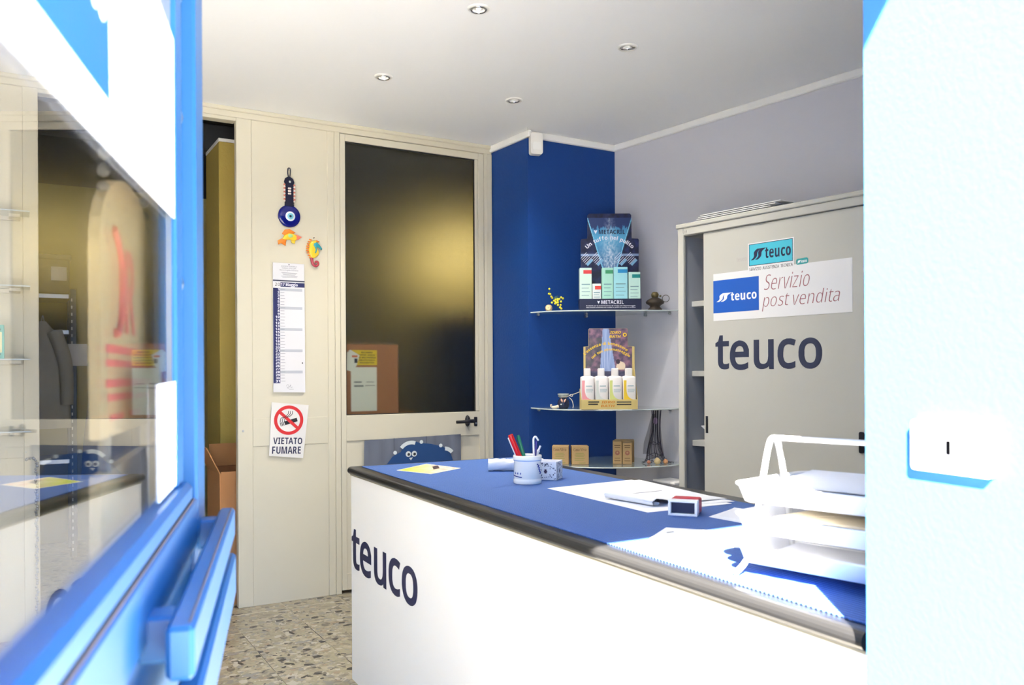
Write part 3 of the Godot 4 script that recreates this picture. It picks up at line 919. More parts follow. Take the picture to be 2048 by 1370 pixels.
# ---------------------------------------------------------------- the white counter
const DESK := Vector3(1.207, 0, -3.38)
const DESK_TURN := -0.0436
func build_desk() -> void:
	var d := thing("counter", "long white shop counter with black edged blue topped worktop", "counter", DESK, DESK_TURN)
	var wl := M("laminate_white")
	var L := 2.57
	part(d, "front_panel", span_box(Vector3(0.0, 0.05, 0.0), Vector3(0.022, 0.912, L), 0.001), wl)
	part(d, "end_panel", span_box(Vector3(0.022, 0.05, 0.0), Vector3(0.74, 0.912, 0.022), 0.001), wl)
	part(d, "end_panel", span_box(Vector3(0.022, 0.05, L - 0.022), Vector3(0.74, 0.912, L), 0.001), wl)
	part(d, "plinth", span_box(Vector3(0.05, 0.0, 0.05), Vector3(0.7, 0.05, L - 0.05), 0.001), M("rubber_black"))
	# worktop: rounded front and end edge
	var prof := PackedVector2Array()
	for k in 9:
		var a := PI * 0.5 + PI * k / 8.0
		prof.append(Vector2(0.0 + 0.0155 * cos(a), 0.9255 + 0.0155 * sin(a)))
	prof.append(Vector2(0.785, 0.91))
	prof.append(Vector2(0.785, 0.941))
	var st := S()
	add_plate(st, prof, 0.0, L)
	part(d, "worktop", done(st), M("black_edge"))
	part(d, "end_edging", tube([Vector3(0.0, 0.9255, 0.0), Vector3(0.785, 0.9255, 0.0)], 0.0155, 14), M("black_edge"))
	# bevel line under the edge
	part(d, "edge_strip", span_box(Vector3(-0.004, 0.905, 0.0), Vector3(0.004, 0.912, L), 0.001), M("edge_strip", C(150, 142, 120), 0.4))
	part(d, "desk_mat", slab(PackedVector2Array([Vector2(0.035, 0.04), Vector2(0.022, 2.4), Vector2(0.022, L - 0.01), Vector2(0.70, L - 0.01), Vector2(0.72, 0.5), Vector2(0.75, 0.035)]), 0.9405, 0.944), M("mat_blue"))
	# vinyl name on the front: plane faces -x, so letters run along +z
	var f := Node3D.new()
	f.name = "front_lettering"
	d.add_child(f, true)
	f.basis = Basis(Vector3(0, 0, 1), UP, Vector3(-1, 0, 0))
	letters(f, "teuco", "medium", M("vinyl_navy"), Vector2(0.006, 0.518), Vector2(0.748, 0.686), 0.0, 0.0, HORIZONTAL_ALIGNMENT_LEFT, 0.0, "lettering", 0.0008)

func sheet(poly: PackedVector2Array, y: float, t := 0.0006) -> ArrayMesh:
	return slab(poly, y, y + t)

func build_desk_items() -> void:
	var top := 0.9442
	# leaflet
	var im := Image.create(64, 64, false, Image.FORMAT_RGB8)
	var nz := FastNoiseLite.new()
	nz.seed = 5
	nz.frequency = 0.05
	for y in 64:
		for x in 64:
			var f := (x + y) / 126.0
			var c := C(186, 200, 70).lerp(C(236, 232, 214), clampf(f * 2.0 - 0.3 + 0.4 * nz.get_noise_2d(x, y), 0, 1))
			c = c.lerp(C(214, 150, 140), clampf((f - 0.5) * 1.6 + nz.get_noise_2d(x + 90, y * 2), 0, 0.8))
			if absf(f - 0.62) < 0.05 and absf(y - 30) < 9:
				c = C(70, 56, 66)
			if x < 2 or y < 2 or x > 61 or y > 61:
				c = C(240, 238, 232)
			im.set_pixel(x, y, c)
	var lm := M("leaflet_print", Color.WHITE, 0.4)
	lm.albedo_texture = tex(im)
	var lf := thing("leaflet", "glossy yellow green leaflet lying at the counter's far end", "leaflet", Vector3(1.303, top, -3.118))
	var st := S()
	var q := [Vector3(0, 0.001, 0), Vector3(0.062, 0.001, 0.19), Vector3(0.25, 0.001, 0.075), Vector3(0.2, 0.001, -0.15)]
	var uv := [Vector2(0, 0), Vector2(0, 1), Vector2(1, 1), Vector2(1, 0)]
	for t: Array in [[0, 2, 1], [0, 3, 2]]:
		for j: int in t:
			st.set_uv(uv[j])
			st.add_vertex(q[j])
	part(lf, "print", done(st), lm)
	part(lf, "sheet", sheet(PackedVector2Array([Vector2(0, 0), Vector2(0.062, 0.19), Vector2(0.25, 0.075), Vector2(0.2, -0.15)]), 0.0), M("paper"))
	# rolled plastic bag
	var rb := thing("plastic_roll", "crumpled roll of clear white bags behind the mug", "bag", Vector3(1.6, top, -2.9), -0.5)
	st = S()
	st.set_smooth_group(1)
	var n := 20
	for i in 14:
		for k in n:
			var pts := []
			for c: Array in [[i, k], [i, k + 1], [i + 1, k + 1], [i + 1, k]]:
				var a: float = TAU * (c[1] % n) / n
				var r := 0.023 * (1.0 + 0.09 * sin(c[0] * 2.3 + (c[1] % n) * 1.9) + 0.06 * sin((c[1] % n) * 2.0 + c[0] * 5.1))
				pts.append(Vector3(c[0] * 0.0155, 0.024 + maxf(sin(a) * r, -0.0235), cos(a) * r))
			quad(st, pts[0], pts[1], pts[2], pts[3], (pts[0] + pts[2]) * 0.5 - Vector3(pts[0].x, 0.024, 0))
	part(rb, "roll", done(st), M("bag_white", C(232, 234, 242), 0.3))
	part(rb, "roll_end", lathe([Vector2(0, 0), Vector2(0.012, 0.001), Vector2(0.021, -0.002), Vector2(0.022, -0.006)], 20), M("bag_white"), Vector3(0, 0.024, 0), Vector3(0, 0, PI / 2))
	# mug with pens
	var mg := Vector3(1.543, top, -2.512)
	var m := thing("pen_mug", "white ceramic mug with blue painted motifs holding pens", "mug", mg)
	var cw := M("ceramic", C(245, 243, 238), 0.15)
	part(m, "body", lathe([Vector2(0, 0), Vector2(0.048, 0), Vector2(0.0495, 0.002), Vector2(0.0495, 0.014), Vector2(0.0475, 0.0165), Vector2(0.0475, 0.018), Vector2(0.0485, 0.021), Vector2(0.0475, 0.076), Vector2(0.0495, 0.081), Vector2(0.0505, 0.094), Vector2(0.049, 0.0985), Vector2(0.047, 0.098), Vector2(0.0455, 0.09), Vector2(0.045, 0.012), Vector2(0, 0.01)], 48), cw)
	part(m, "handle", tube(curve([Vector3(0.038, 0.075, -0.03), Vector3(0.062, 0.075, -0.045), Vector3(0.068, 0.05, -0.05), Vector3(0.058, 0.03, -0.042), Vector3(0.038, 0.028, -0.03)], 6), 0.006, 10), cw)
	var blue := M("glaze_blue", C(40, 52, 140), 0.2)
	var pale := M("glaze_pale", C(150, 180, 220), 0.2)
	st = S()
	var face := deg_to_rad(121.6)   # the side of the mug turned to the door
	var arc := []
	for k in 9:
		var a := face + deg_to_rad(lerpf(76, 24, k / 8.0))
		arc.append(Vector3(cos(a) * 0.0486, 0.029 - 0.0006 * k, sin(a) * 0.0486))
	add_tube(st, arc, 0.0018, 6)
	for k in 9:
		var a := face - deg_to_rad(46.0 + k * 2.2 + (5.0 if k % 2 else 0.0))
		add_lathe(st, [Vector2(0, -0.0035), Vector2(0.003, 0), Vector2(0, 0.0035)], 8, Vector3(cos(a) * 0.0484, 0.068 - k * 0.004, sin(a) * 0.0484))
	for k in 3:
		var a := face + deg_to_rad(58.0 - k * 14.0)
		add_lathe(st, [Vector2(0, -0.0045), Vector2(0.0024, 0), Vector2(0, 0.0055)], 8, Vector3(cos(a) * 0.0484, 0.037, sin(a) * 0.0484))
	part(m, "painted_motif", done(st), blue).set_meta("kind", "stuff")
	part(m, "pale_band", lathe([Vector2(0.0496, 0.0795), Vector2(0.0502, 0.0815), Vector2(0.0503, 0.083)], 48), pale)
	# pens leaning in the mug; directions are chosen so that the feet stay inside
	pen("highlighter", "red highlighter pen leaning left in the mug", mg, Vector3(0.004, 0.012, 0.002), Vector3(-0.062, 0.17, -0.012), 0.0095, C(214, 30, 36), C(232, 226, 226))
	pen("marker_pen", "green marker pen standing in the mug", mg, Vector3(0.02, 0.012, -0.012), Vector3(-0.018, 0.166, -0.034), 0.006, C(14, 130, 96), C(16, 90, 70))
	var bp := thing("ballpoint_pen", "dark blue pen with hooked white clip in the mug", "pen", mg)
	part(bp, "barrel", tube([Vector3(0.018, 0.012, 0.008), Vector3(0.03, 0.148, 0.012)], 0.0045, 12), M("pen_navy", C(44, 40, 130), 0.25))
	part(bp, "clip", tube(curve([Vector3(0.018, 0.09, 0.014), Vector3(0.017, 0.14, 0.013), Vector3(0.019, 0.157, 0.012), Vector3(0.027, 0.161, 0.013), Vector3(0.036, 0.148, 0.015)], 6), 0.0035, 8), M("white_plastic"))
	var ep := thing("correction_pen", "white correction pen lying across the mug's right side", "pen", mg)
	part(ep, "barrel", tube([Vector3(0.0, 0.015, -0.02), Vector3(0.034, 0.085, -0.006), Vector3(0.046, 0.112, 0.0)], 0.006, 12), M("white_plastic"))
	part(ep, "cap", tube([Vector3(0.046, 0.112, 0.0), Vector3(0.053, 0.128, 0.003)], 0.0035, 10), M("white_plastic"))
	# little patterned card box
	im = Image.create(64, 48, false, Image.FORMAT_RGB8)
	im.fill(C(240, 240, 244))
	for k in 90:
		var p := Vector2i(rng.randi_range(2, 60), rng.randi_range(2, 44))
		if p.x > 20 and p.x < 44 and p.y > 12 and p.y < 38:
			continue
		im.fill_rect(Rect2i(p.x, p.y, 2, rng.randi_range(2, 3)), C(40, 44, 74))
	im.fill_rect(Rect2i(29, 20, 6, 11), C(60, 40, 60))
	im.fill_rect(Rect2i(27, 24, 10, 4), C(70, 50, 76))
	var pm := M("dotted_card", Color.WHITE, 0.6)
	pm.albedo_texture = tex(im)
	var pb := thing("card_box", "small open white card box with dark dotted pattern beside the mug", "box", Vector3(1.665, top, -2.512), 0.72)
	var sz := 0.082
	for k in 4:
		var wl := part(pb, "side", span_box(Vector3(0, 0, -0.002), Vector3(sz, 0.066, 0), 0.0004), M("card_white", C(240, 240, 244), 0.7))
		wl.basis = Basis(UP, k * PI * 0.5)
		wl.position = [Vector3(0, 0, 0), Vector3(sz, 0, 0), Vector3(sz, 0, -sz), Vector3(0, 0, -sz)][k]
		var s2 := S()
		var c4 := [Vector3(0.001, 0.001, 0.0004), Vector3(sz - 0.001, 0.001, 0.0004), Vector3(sz - 0.001, 0.065, 0.0004), Vector3(0.001, 0.065, 0.0004)]
		var u4 := [Vector2(0, 1), Vector2(1, 1), Vector2(1, 0), Vector2(0, 0)]
		for t: Array in [[0, 2, 1], [0, 3, 2]]:
			for j: int in t:
				s2.set_uv(u4[j])
				s2.add_vertex(c4[j])
		part(wl, "dotted_print", done(s2), pm)
	part(pb, "bottom", span_box(Vector3(0, 0, -sz), Vector3(sz, 0.002, 0), 0.0004), M("card_white"))
	# papers in the middle of the counter
	var p1 := thing("paper_sheets", "wide white sheets spread under the curled booklet", "paper", Vector3(0, top, 0))
	part(p1, "sheet", sheet(PackedVector2Array([Vector2(1.524, -2.355), Vector2(1.492, -1.8), Vector2(1.8, -1.79), Vector2(1.9, -2.38)]), 0.0), M("paper"))
	part(p1, "sheet", sheet(PackedVector2Array([Vector2(1.56, -2.3), Vector2(1.53, -1.86), Vector2(1.832, -1.81), Vector2(1.92, -2.36)]), 0.0008), M("paper_cool"))
	bars3(p1, [[1.62, 1.8, -2.1], [1.62, 1.8, -2.05], [1.63, 1.8, -2.0]], 0.0018)
	var bk := thing("booklet", "white booklet with rolled up front edge on the sheets", "booklet", Vector3(1.55, top + 0.0015, -1.99))
	st = S()
	st.set_smooth_group(1)
	var cv := [Vector2(0.28, 0.0), Vector2(0.16, 0.002), Vector2(0.07, 0.008), Vector2(0.03, 0.017), Vector2(0.005, 0.021), Vector2(-0.012, 0.014), Vector2(-0.008, 0.004), Vector2(0.006, 0.002), Vector2(0.016, 0.009)]
	for i in cv.size() - 1:
		for e in 2:
			var off := Vector3(0, 0.0018 * e, 0)
			var a: Vector2 = cv[i]
			var b: Vector2 = cv[i + 1]
			quad(st, Vector3(a.x, a.y, -0.07) + off, Vector3(b.x, b.y, -0.07) + off, Vector3(b.x + 0.02, b.y, 0.13) + off, Vector3(a.x + 0.02, a.y, 0.13) + off, Vector3((b.y - a.y), (a.x - b.x), 0) * (1 if e else -1))
	part(bk, "pages", done(st), M("paper_cool"))
	# self inking stamp lying on its back edge
	var sp := thing("rubber_stamp", "red and white self inking stamp lying on its side", "stamp", Vector3(1.533, top, -1.705), -0.92)
	var sw := 0.078
	for b: Array in [[Vector3(-0.039, 0, -0.03), Vector3(0.039, 0.006, 0)], [Vector3(-0.039, 0.036, -0.03), Vector3(0.039, 0.042, 0)], [Vector3(-0.039, 0.006, -0.03), Vector3(-0.032, 0.036, 0)], [Vector3(0.032, 0.006, -0.03), Vector3(0.039, 0.036, 0)]]:
		part(sp, "frame", span_box(b[0], b[1], 0.0012), M("white_plastic"))
	part(sp, "ink_plate", span_box(Vector3(-0.032, 0.006, -0.02), Vector3(0.032, 0.036, -0.014), 0.001), M("stamp_navy", C(30, 36, 66), 0.4))
	part(sp, "body", plate(round_rect(0.076, 0.042, 0.006, 4, 0.001, 0.0225), -0.072, -0.03), M("stamp_red", C(204, 28, 52), 0.35))
	part(sp, "grip", plate(round_rect(0.05, 0.036, 0.008, 4, 0.001, 0.0215), -0.1, -0.072), M("stamp_red"))
	# sheets by and under the trays
	var p2 := thing("paper_sheets", "short stack of white sheets poking out behind the letter trays", "paper", Vector3(0, top, 0))
	for k in 4:
		var o := 0.006 * k
		part(p2, "sheet", sheet(PackedVector2Array([Vector2(1.585 + o, -1.66 + o), Vector2(1.73 + o * 0.5, -1.72), Vector2(1.79, -1.42), Vector2(1.6 + o, -1.36)]), 0.001 * k, 0.0008), M("paper_cool" if k % 2 else "paper"))
	var p3 := thing("paper_sheets", "sunlit white sheet on the mat in front of the letter trays", "paper", Vector3(0, top, 0))
	part(p3, "sheet", sheet(PackedVector2Array([Vector2(1.26, -1.515), Vector2(1.385, -1.6), Vector2(1.54, -1.4), Vector2(1.4, -1.26)]), 0.0, 0.0012), M("paper"))
	bars3(p3, [[1.34, 1.36, -1.545]], 0.0018)

func bars3(parent: Node, rows: Array, y: float) -> void:
	var st := S()
	for r: Array in rows:
		add_box(st, Vector3((r[0] + r[1]) * 0.5, y, r[2]), Vector3(r[1] - r[0], 0.0006, 0.004), 0.0)
	part(parent, "small_print", done(st), M("ink_soft"))

func pen(called: String, label: String, at: Vector3, a: Vector3, b: Vector3, r: float, c: Color, c2: Color) -> void:
	var o := thing(called, label, "pen", at)
	part(o, "barrel", tube([a, a.lerp(b, 0.45)], r * 0.9, 14), M(called + "_barrel", c2, 0.3))
	part(o, "cap", tube([a.lerp(b, 0.45), a.lerp(b, 0.97), b], r, 14, r * 0.92), M(called + "_cap", c, 0.2))
	var side := (b - a).cross(Vector3(0.508, 0, -0.861)).normalized() * r * 1.15
	if side.x > 0:
		side = -side
	part(o, "clip", tube([a.lerp(b, 0.5) + side, a.lerp(b, 0.96) + side], r * 0.22, 8), M(called + "_barrel"))

# ---------------------------------------------------------------- letter trays
func build_trays() -> void:
	# local x goes across the counter (front to back), z towards the street
	var pos := Vector3(1.20, 0.944, -1.16)
	var turn := 0.2
	var wm := M("tray_white", C(240, 240, 240), 0.35)
	var fr := thing("letter_trays", "three tier stack of white letter trays on the counter", "letter trays", pos, turn)
	var rr := 0.006
	for z: float in [0.0, 0.31]:
		part(fr, "frame", tube(curve([Vector3(-0.03, 0.006, z), Vector3(0.015, 0.035, z), Vector3(0.05, 0.13, z), Vector3(0.085, 0.235, z), Vector3(0.105, 0.253, z), Vector3(0.125, 0.235, z), Vector3(0.155, 0.13, z), Vector3(0.175, 0.035, z), Vector3(0.2, 0.006, z)], 6), rr, 10), wm)
	part(fr, "top_bar", tube([Vector3(0.105, 0.254, 0.0), Vector3(0.105, 0.254, 0.31)], 0.0055, 10), wm)
	part(fr, "cross_bar", tube([Vector3(0.012, 0.035, 0.0), Vector3(0.012, 0.035, 0.31)], 0.004, 8), wm)
	part(fr, "cross_bar", tube([Vector3(0.178, 0.035, 0.0), Vector3(0.178, 0.035, 0.31)], 0.004, 8), wm)
	var names := ["lowest tray", "middle tray", "top tray"]
	for k in 3:
		var y := 0.026 + 0.0575 * k
		var t := fr
		var st := S()
		st.set_smooth_group(1)
		# shallow tray: floor, sloping walls, rolled rim
		var loops := []
		for L: Array in [[0.29, 0.30, 0.02, 0.0], [0.298, 0.308, 0.026, 0.003], [0.318, 0.33, 0.034, 0.03], [0.332, 0.344, 0.04, 0.034], [0.334, 0.346, 0.041, 0.03], [0.322, 0.334, 0.036, 0.026], [0.303, 0.313, 0.028, -0.001], [0.29, 0.30, 0.02, -0.003]]:
			var lp := []
			for v: Vector2 in round_rect(L[0] - 0.044, L[1], L[2], 6, 0.12, 0.15):
				lp.append(Vector3(v.x, L[3], v.y))
			loops.append(lp)
		for i in loops.size() - 1:
			var nn: int = loops[0].size()
			for j in nn:
				var a: Vector3 = loops[i][j]
				var b: Vector3 = loops[i][(j + 1) % nn]
				var c: Vector3 = loops[i + 1][(j + 1) % nn]
				var e: Vector3 = loops[i + 1][j]
				var cen := Vector3(0.12, 0.012, 0.15)
				quad(st, a, b, c, e, (a + c) * 0.5 - cen if i >= 3 else cen + Vector3(0, 0.05, 0) - (a + c) * 0.5)
		var rim := part(t, "tray", done(st), wm, Vector3(0, y, 0), Vector3.ZERO, names[k])
		var fl := PackedVector2Array()
		for v: Vector2 in round_rect(0.248, 0.302, 0.02, 6, 0.12, 0.15):
			fl.append(v)
		part(rim, "tray_floor", slab(fl, -0.003, 0.0), wm)
		if k == 0:
			stack(pos, turn, y, 3, "thin stack of sheets in the lowest letter tray", 0.002)
		elif k == 1:
			stack(pos, turn, y, 5, "papers lying in the middle letter tray", 0.002)
			var ev := thing("envelope", "beige envelope on the papers in the middle letter tray", "envelope", pos + Vector3(0, y + 0.024, 0), turn)
			part(ev, "body", slab(PackedVector2Array([Vector2(0.04, 0.05), Vector2(0.2, 0.07), Vector2(0.19, 0.28), Vector2(0.03, 0.26)]), 0.0, 0.004), M("envelope_beige", C(222, 210, 184), 0.8))
			part(ev, "flap", slab(PackedVector2Array([Vector2(0.02, 0.05), Vector2(0.2, 0.07), Vector2(0.12, 0.15)]), 0.004, 0.0055), M("envelope_beige"))
		else:
			stack(pos, turn, y, 7, "pile of white papers in the top letter tray", 0.0045)

func stack(pos: Vector3, turn: float, y: float, n: int, label: String, gap: float) -> void:
	var s := thing("paper_stack", label, "paper", pos + Vector3(0, y + 0.0002, 0), turn)
	for k in n:
		var j := Vector2(rng.randf_range(-0.012, 0.012), rng.randf_range(-0.012, 0.012))
		var st := S()
		st.set_smooth_group(1)
		for i in 8:
			for e in 2:
				var q := []
				for c: Array in [[i, 0], [i + 1, 0], [i + 1, 1], [i, 1]]:
					var f: float = c[0] / 8.0
					q.append(Vector3(0.012 + j.x + 0.205 * f, k * gap + 0.012 * (k / float(n)) * f * f + gap * 0.8 * e, 0.02 + j.y + 0.255 * c[1]))
				quad(st, q[0], q[1], q[2], q[3], UP * (1 if e else -1))
		part(s, "sheet", done(st), M("paper" if k % 2 else "paper_cool"))

# ---------------------------------------------------------------- grey filing cabinet
func build_cabinet() -> void:
	# x along the front towards the street, z out into the room; origin at the far left bottom corner of the front
	var c := thing("filing_cabinet", "tall grey metal cabinet with sliding doors against the grey wall", "cabinet")
	var gd := Vector3(0.112, 0, 0.994)
	c.basis = Basis(gd, UP, Vector3(-0.994, 0, 0.112))
	c.position = Vector3(3.066, 0, -3.437)
	var g := M("cabinet_grey")
	var W := 1.84
	part(c, "side_panel", span_box(Vector3(0, 0, -0.47), Vector3(0.012, 2.1, -0.02), 0.001), g)
	part(c, "side_panel", span_box(Vector3(W - 0.012, 0, -0.47), Vector3(W, 2.1, -0.02), 0.001), g)
	part(c, "back_panel", span_box(Vector3(0.012, 0.02, -0.47), Vector3(W - 0.012, 2.08, -0.462), 0.0), M("cabinet_inner"))
	part(c, "top_panel", span_box(Vector3(-0.008, 2.098, -0.475), Vector3(W + 0.008, 2.121, 0.008), 0.004), g)
	part(c, "front_frame", span_box(Vector3(0, 0, -0.02), Vector3(0.04, 2.098, 0.0), 0.003), g)
	part(c, "front_frame", span_box(Vector3(W - 0.04, 0, -0.02), Vector3(W, 2.098, 0.0), 0.003), g)
	part(c, "front_frame", span_box(Vector3(0.04, 2.058, -0.03), Vector3(W - 0.04, 2.098, 0.0), 0.003), g)
	part(c, "front_frame", span_box(Vector3(0.04, 0, -0.03), Vector3(W - 0.04, 0.09, 0.0), 0.003), g)
	part(c, "inner_side", span_box(Vector3(0.012, 0.09, -0.46), Vector3(0.03, 2.058, -0.02), 0.0), M("cabinet_inner"))
	for y: float in [0.55, 0.962, 1.336, 1.711]:
		part(c, "shelf", span_box(Vector3(0.03, y - 0.03, -0.46), Vector3(W - 0.012, y, -0.075), 0.002), g)
	var dr := part(c, "sliding_door", span_box(Vector3(0.165, 0.09, -0.034), Vector3(1.068, 2.056, -0.012), 0.003), g)
	part(c, "sliding_door", span_box(Vector3(0.86, 0.09, -0.064), Vector3(W - 0.03, 2.056, -0.042), 0.003), g)
	part(dr, "finger_pull", span_box(Vector3(0.176, 1.012, -0.0125), Vector3(0.192, 1.1, -0.0105), 0.001), M("handle_black"))
	part(dr, "lock", plate(round_rect(0.022, 0.094, 0.008, 4, 1.049, 1.016), -0.012, -0.004), M("handle_black"))
	part(dr, "lock_knob", span_box(Vector3(1.022, 1.004, -0.01), Vector3(1.042, 1.016, 0.004), 0.002), M("handle_black"))
	part(c, "maker_badge", span_box(Vector3(0.035, 2.073, 0), Vector3(0.065, 2.083, 0.001), 0.0), M("badge", C(176, 174, 168), 0.4))
	var z := -0.0118
	# stickers on the door
	var s1 := part(dr, "sign", span_box(Vector3.ZERO, Vector3(0.776, 0.242, 0.001), 0.0), M("paper_sign", C(228, 229, 232), 0.6), Vector3(0.232, 1.592, z), Vector3.ZERO, "white sign with blue field and thin italic lettering")
	after_sales_print(s1, 0.776, 0.242, 0.001)
	letters(dr, "teuco", "medium", M("vinyl_dark"), Vector2(0.243, 1.338), Vector2(0.856, 1.517), z, 0.0, HORIZONTAL_ALIGNMENT_LEFT, 0.0, "big_lettering", 0.0008)
	var s2 := part(dr, "sticker", plate(PackedVector2Array([Vector2(0, 0), Vector2(0.262, 0), Vector2(0.262, 0.148), Vector2(0, 0.148)]), 0, 0.0008), M("paper_sign"), Vector3(0.45, 1.816, z + 0.0006), Vector3.ZERO, "small white sticker with turquoise field")
	part(s2, "turquoise_field", plate(PackedVector2Array([Vector2(0.008, 0.038), Vector2(0.255, 0.038), Vector2(0.255, 0.142), Vector2(0.008, 0.142)]), 0.0008, 0.0011), M("cyan_label"))
	var st := S()
	for b: Array in [[0.008, 0.036, 0.255, 0.0385], [0.008, 0.14, 0.255, 0.1425], [0.006, 0.036, 0.0085, 0.1425], [0.2535, 0.036, 0.256, 0.1425]]:
		add_box(st, Vector3((b[0] + b[2]) * 0.5, (b[1] + b[3]) * 0.5, 0.0012), Vector3(b[2] - b[0], b[3] - b[1], 0.0005), 0.0)
	part(s2, "border_line", done(st), M("vinyl_dark"))
	logo(s2, M("vinyl_navy"), Vector2(0.02, 0.064), Vector2(0.245, 0.117), 0.0011)
	letters(s2, "SERVIZIO  ASSISTENZA  TECNICA", "sans", M("ink"), Vector2(0.008, 0.012), Vector2(0.255, 0.027), 0.0008)
	var s3 := part(dr, "sticker", plate(round_rect(0.064, 0.028, 0.009, 4), 0, 0.0012), M("teal_badge", C(60, 160, 164), 0.4), Vector3(0.755, 1.845, z), Vector3(0, 0, 0.04), "tiny teal badge")
	logo(s3, M("paper"), Vector2(-0.026, -0.007), Vector2(0.025, 0.006), 0.0012)
	letters(dr, "teuco", "sans", M("faint_print", C(184, 178, 176), 0.5), Vector2(0.379, 1.882), Vector2(0.44, 1.902), z)
	# things inside and on top
	var a := func(u: float, y: float, w: float) -> Vector3: return c.position + gd * u + UP * y + Vector3(-0.994, 0, 0.112) * w
	for k in 2:
		var bx := thing("green_folder_box", ["lower green box on the cabinet's second shelf", "upper green box on the cabinet's second shelf"][k], "box", a.call(0.155 + 0.005 * k, 1.3365 + 0.072 * k, -0.27))
		bx.basis = c.basis
		part(bx, "body", span_box(Vector3(0, 0, 0), Vector3(0.22, 0.068, 0.16), 0.006), M("green_plastic", C(30, 150, 122), 0.4))
		part(bx, "lid_edge", span_box(Vector3(-0.002, 0.05, -0.002), Vector3(0.222, 0.056, 0.162), 0.002), M("green_plastic"))
	var pf := thing("paper_sheaf", "bent white sheaf of paper on the cabinet's lower shelf", "paper", a.call(0.07, 0.9635, -0.2))
	pf.basis = c.basis
	st = S()
	st.set_smooth_group(1)
	for i in 8:
		for e in 2:
			var q := []
			for cc: Array in [[i, 0], [i + 1, 0], [i + 1, 1], [i, 1]]:
				var f: float = cc[0] / 8.0
				q.append(Vector3(0.2 * f, 0.075 * (1 - f) * (1 - f) + 0.003 * e, 0.1 * cc[1]))
			quad(st, q[0], q[1], q[2], q[3], UP * (1 if e else -1))
	part(pf, "pages", done(st), M("paper_cool"))
	var tp := thing("drawing_sheets", "flat white sheets lying on top of the filing cabinet", "paper", a.call(0.11, 2.1212, -0.2))
	tp.basis = c.basis
	for k in 4:
		part(tp, "sheet", span_box(Vector3(0.012 * k, 0.009 * k, 0.01 * k), Vector3(0.44 + 0.03 * k, 0.009 * k + 0.004, 0.19), 0.001), M("paper_sign"))

# ---------------------------------------------------------------- corner shelves and what stands on them
func build_corner_shelves() -> void:
	# the three shelves: plan from the corner, front edge bulging into the room
	for s: Array in [[1.712, 0.5, "uppermost glass corner shelf with the navy display"], [1.113, 0.71, "middle glass corner shelf with the sand coloured display"], [0.776, 0.72, "lowest glass corner shelf with the small soap boxes"]]:
		var o := thing("corner_shelf", s[2], "shelf", Vector3.ZERO, 0.0, "glass corner shelves")
		var pl := PackedVector2Array([Vector2(3.447, -4.486)])
		var ctrl := [corner(-0.57, 0, 0.345), corner(-0.42, 0, lerpf(0.35, s[1], 0.72)), corner(-0.1, 0, s[1]), corner(0.22, 0, lerpf(0.4, s[1], 0.75)), corner(0.375, 0, 0.48)]
		for v: Vector3 in curve(ctrl, 6):
			pl.append(Vector2(minf(v.x, 3.447 + 0.112 * (v.z + 4.486)), maxf(v.z, -4.481)))
		part(o, "glass", slab(pl, s[0] - 0.008, s[0]), M("shelf_glass"))
		var edge := S()
		for k in range(1, pl.size() - 1):
			add_tube(edge, [Vector3(pl[k].x, s[0] - 0.004, pl[k].y), Vector3(pl[k + 1].x, s[0] - 0.004, pl[k + 1].y)], 0.0042, 6)
		part(o, "polished_edge", done(edge), M("shelf_edge", C(196, 206, 210), 0.25))
		for p: Vector3 in [Vector3(2.83, s[0] - 0.016, -4.47), Vector3(3.2, s[0] - 0.016, -4.47), Vector3(3.47, s[0] - 0.016, -4.2), Vector3(3.5, s[0] - 0.016, -4.0)]:
			part(o, "support_pin", cyl(0.008, 0.02, 12), M("steel"), p + (Vector3(0, 0, -0.01) if p.z < -4.4 else Vector3(0.012, 0, 0)), Vector3(PI / 2, 0, 0) if p.z < -4.4 else Vector3(0, 0, PI / 2))
	display_navy()
	display_sand()
	small_shelf_things()

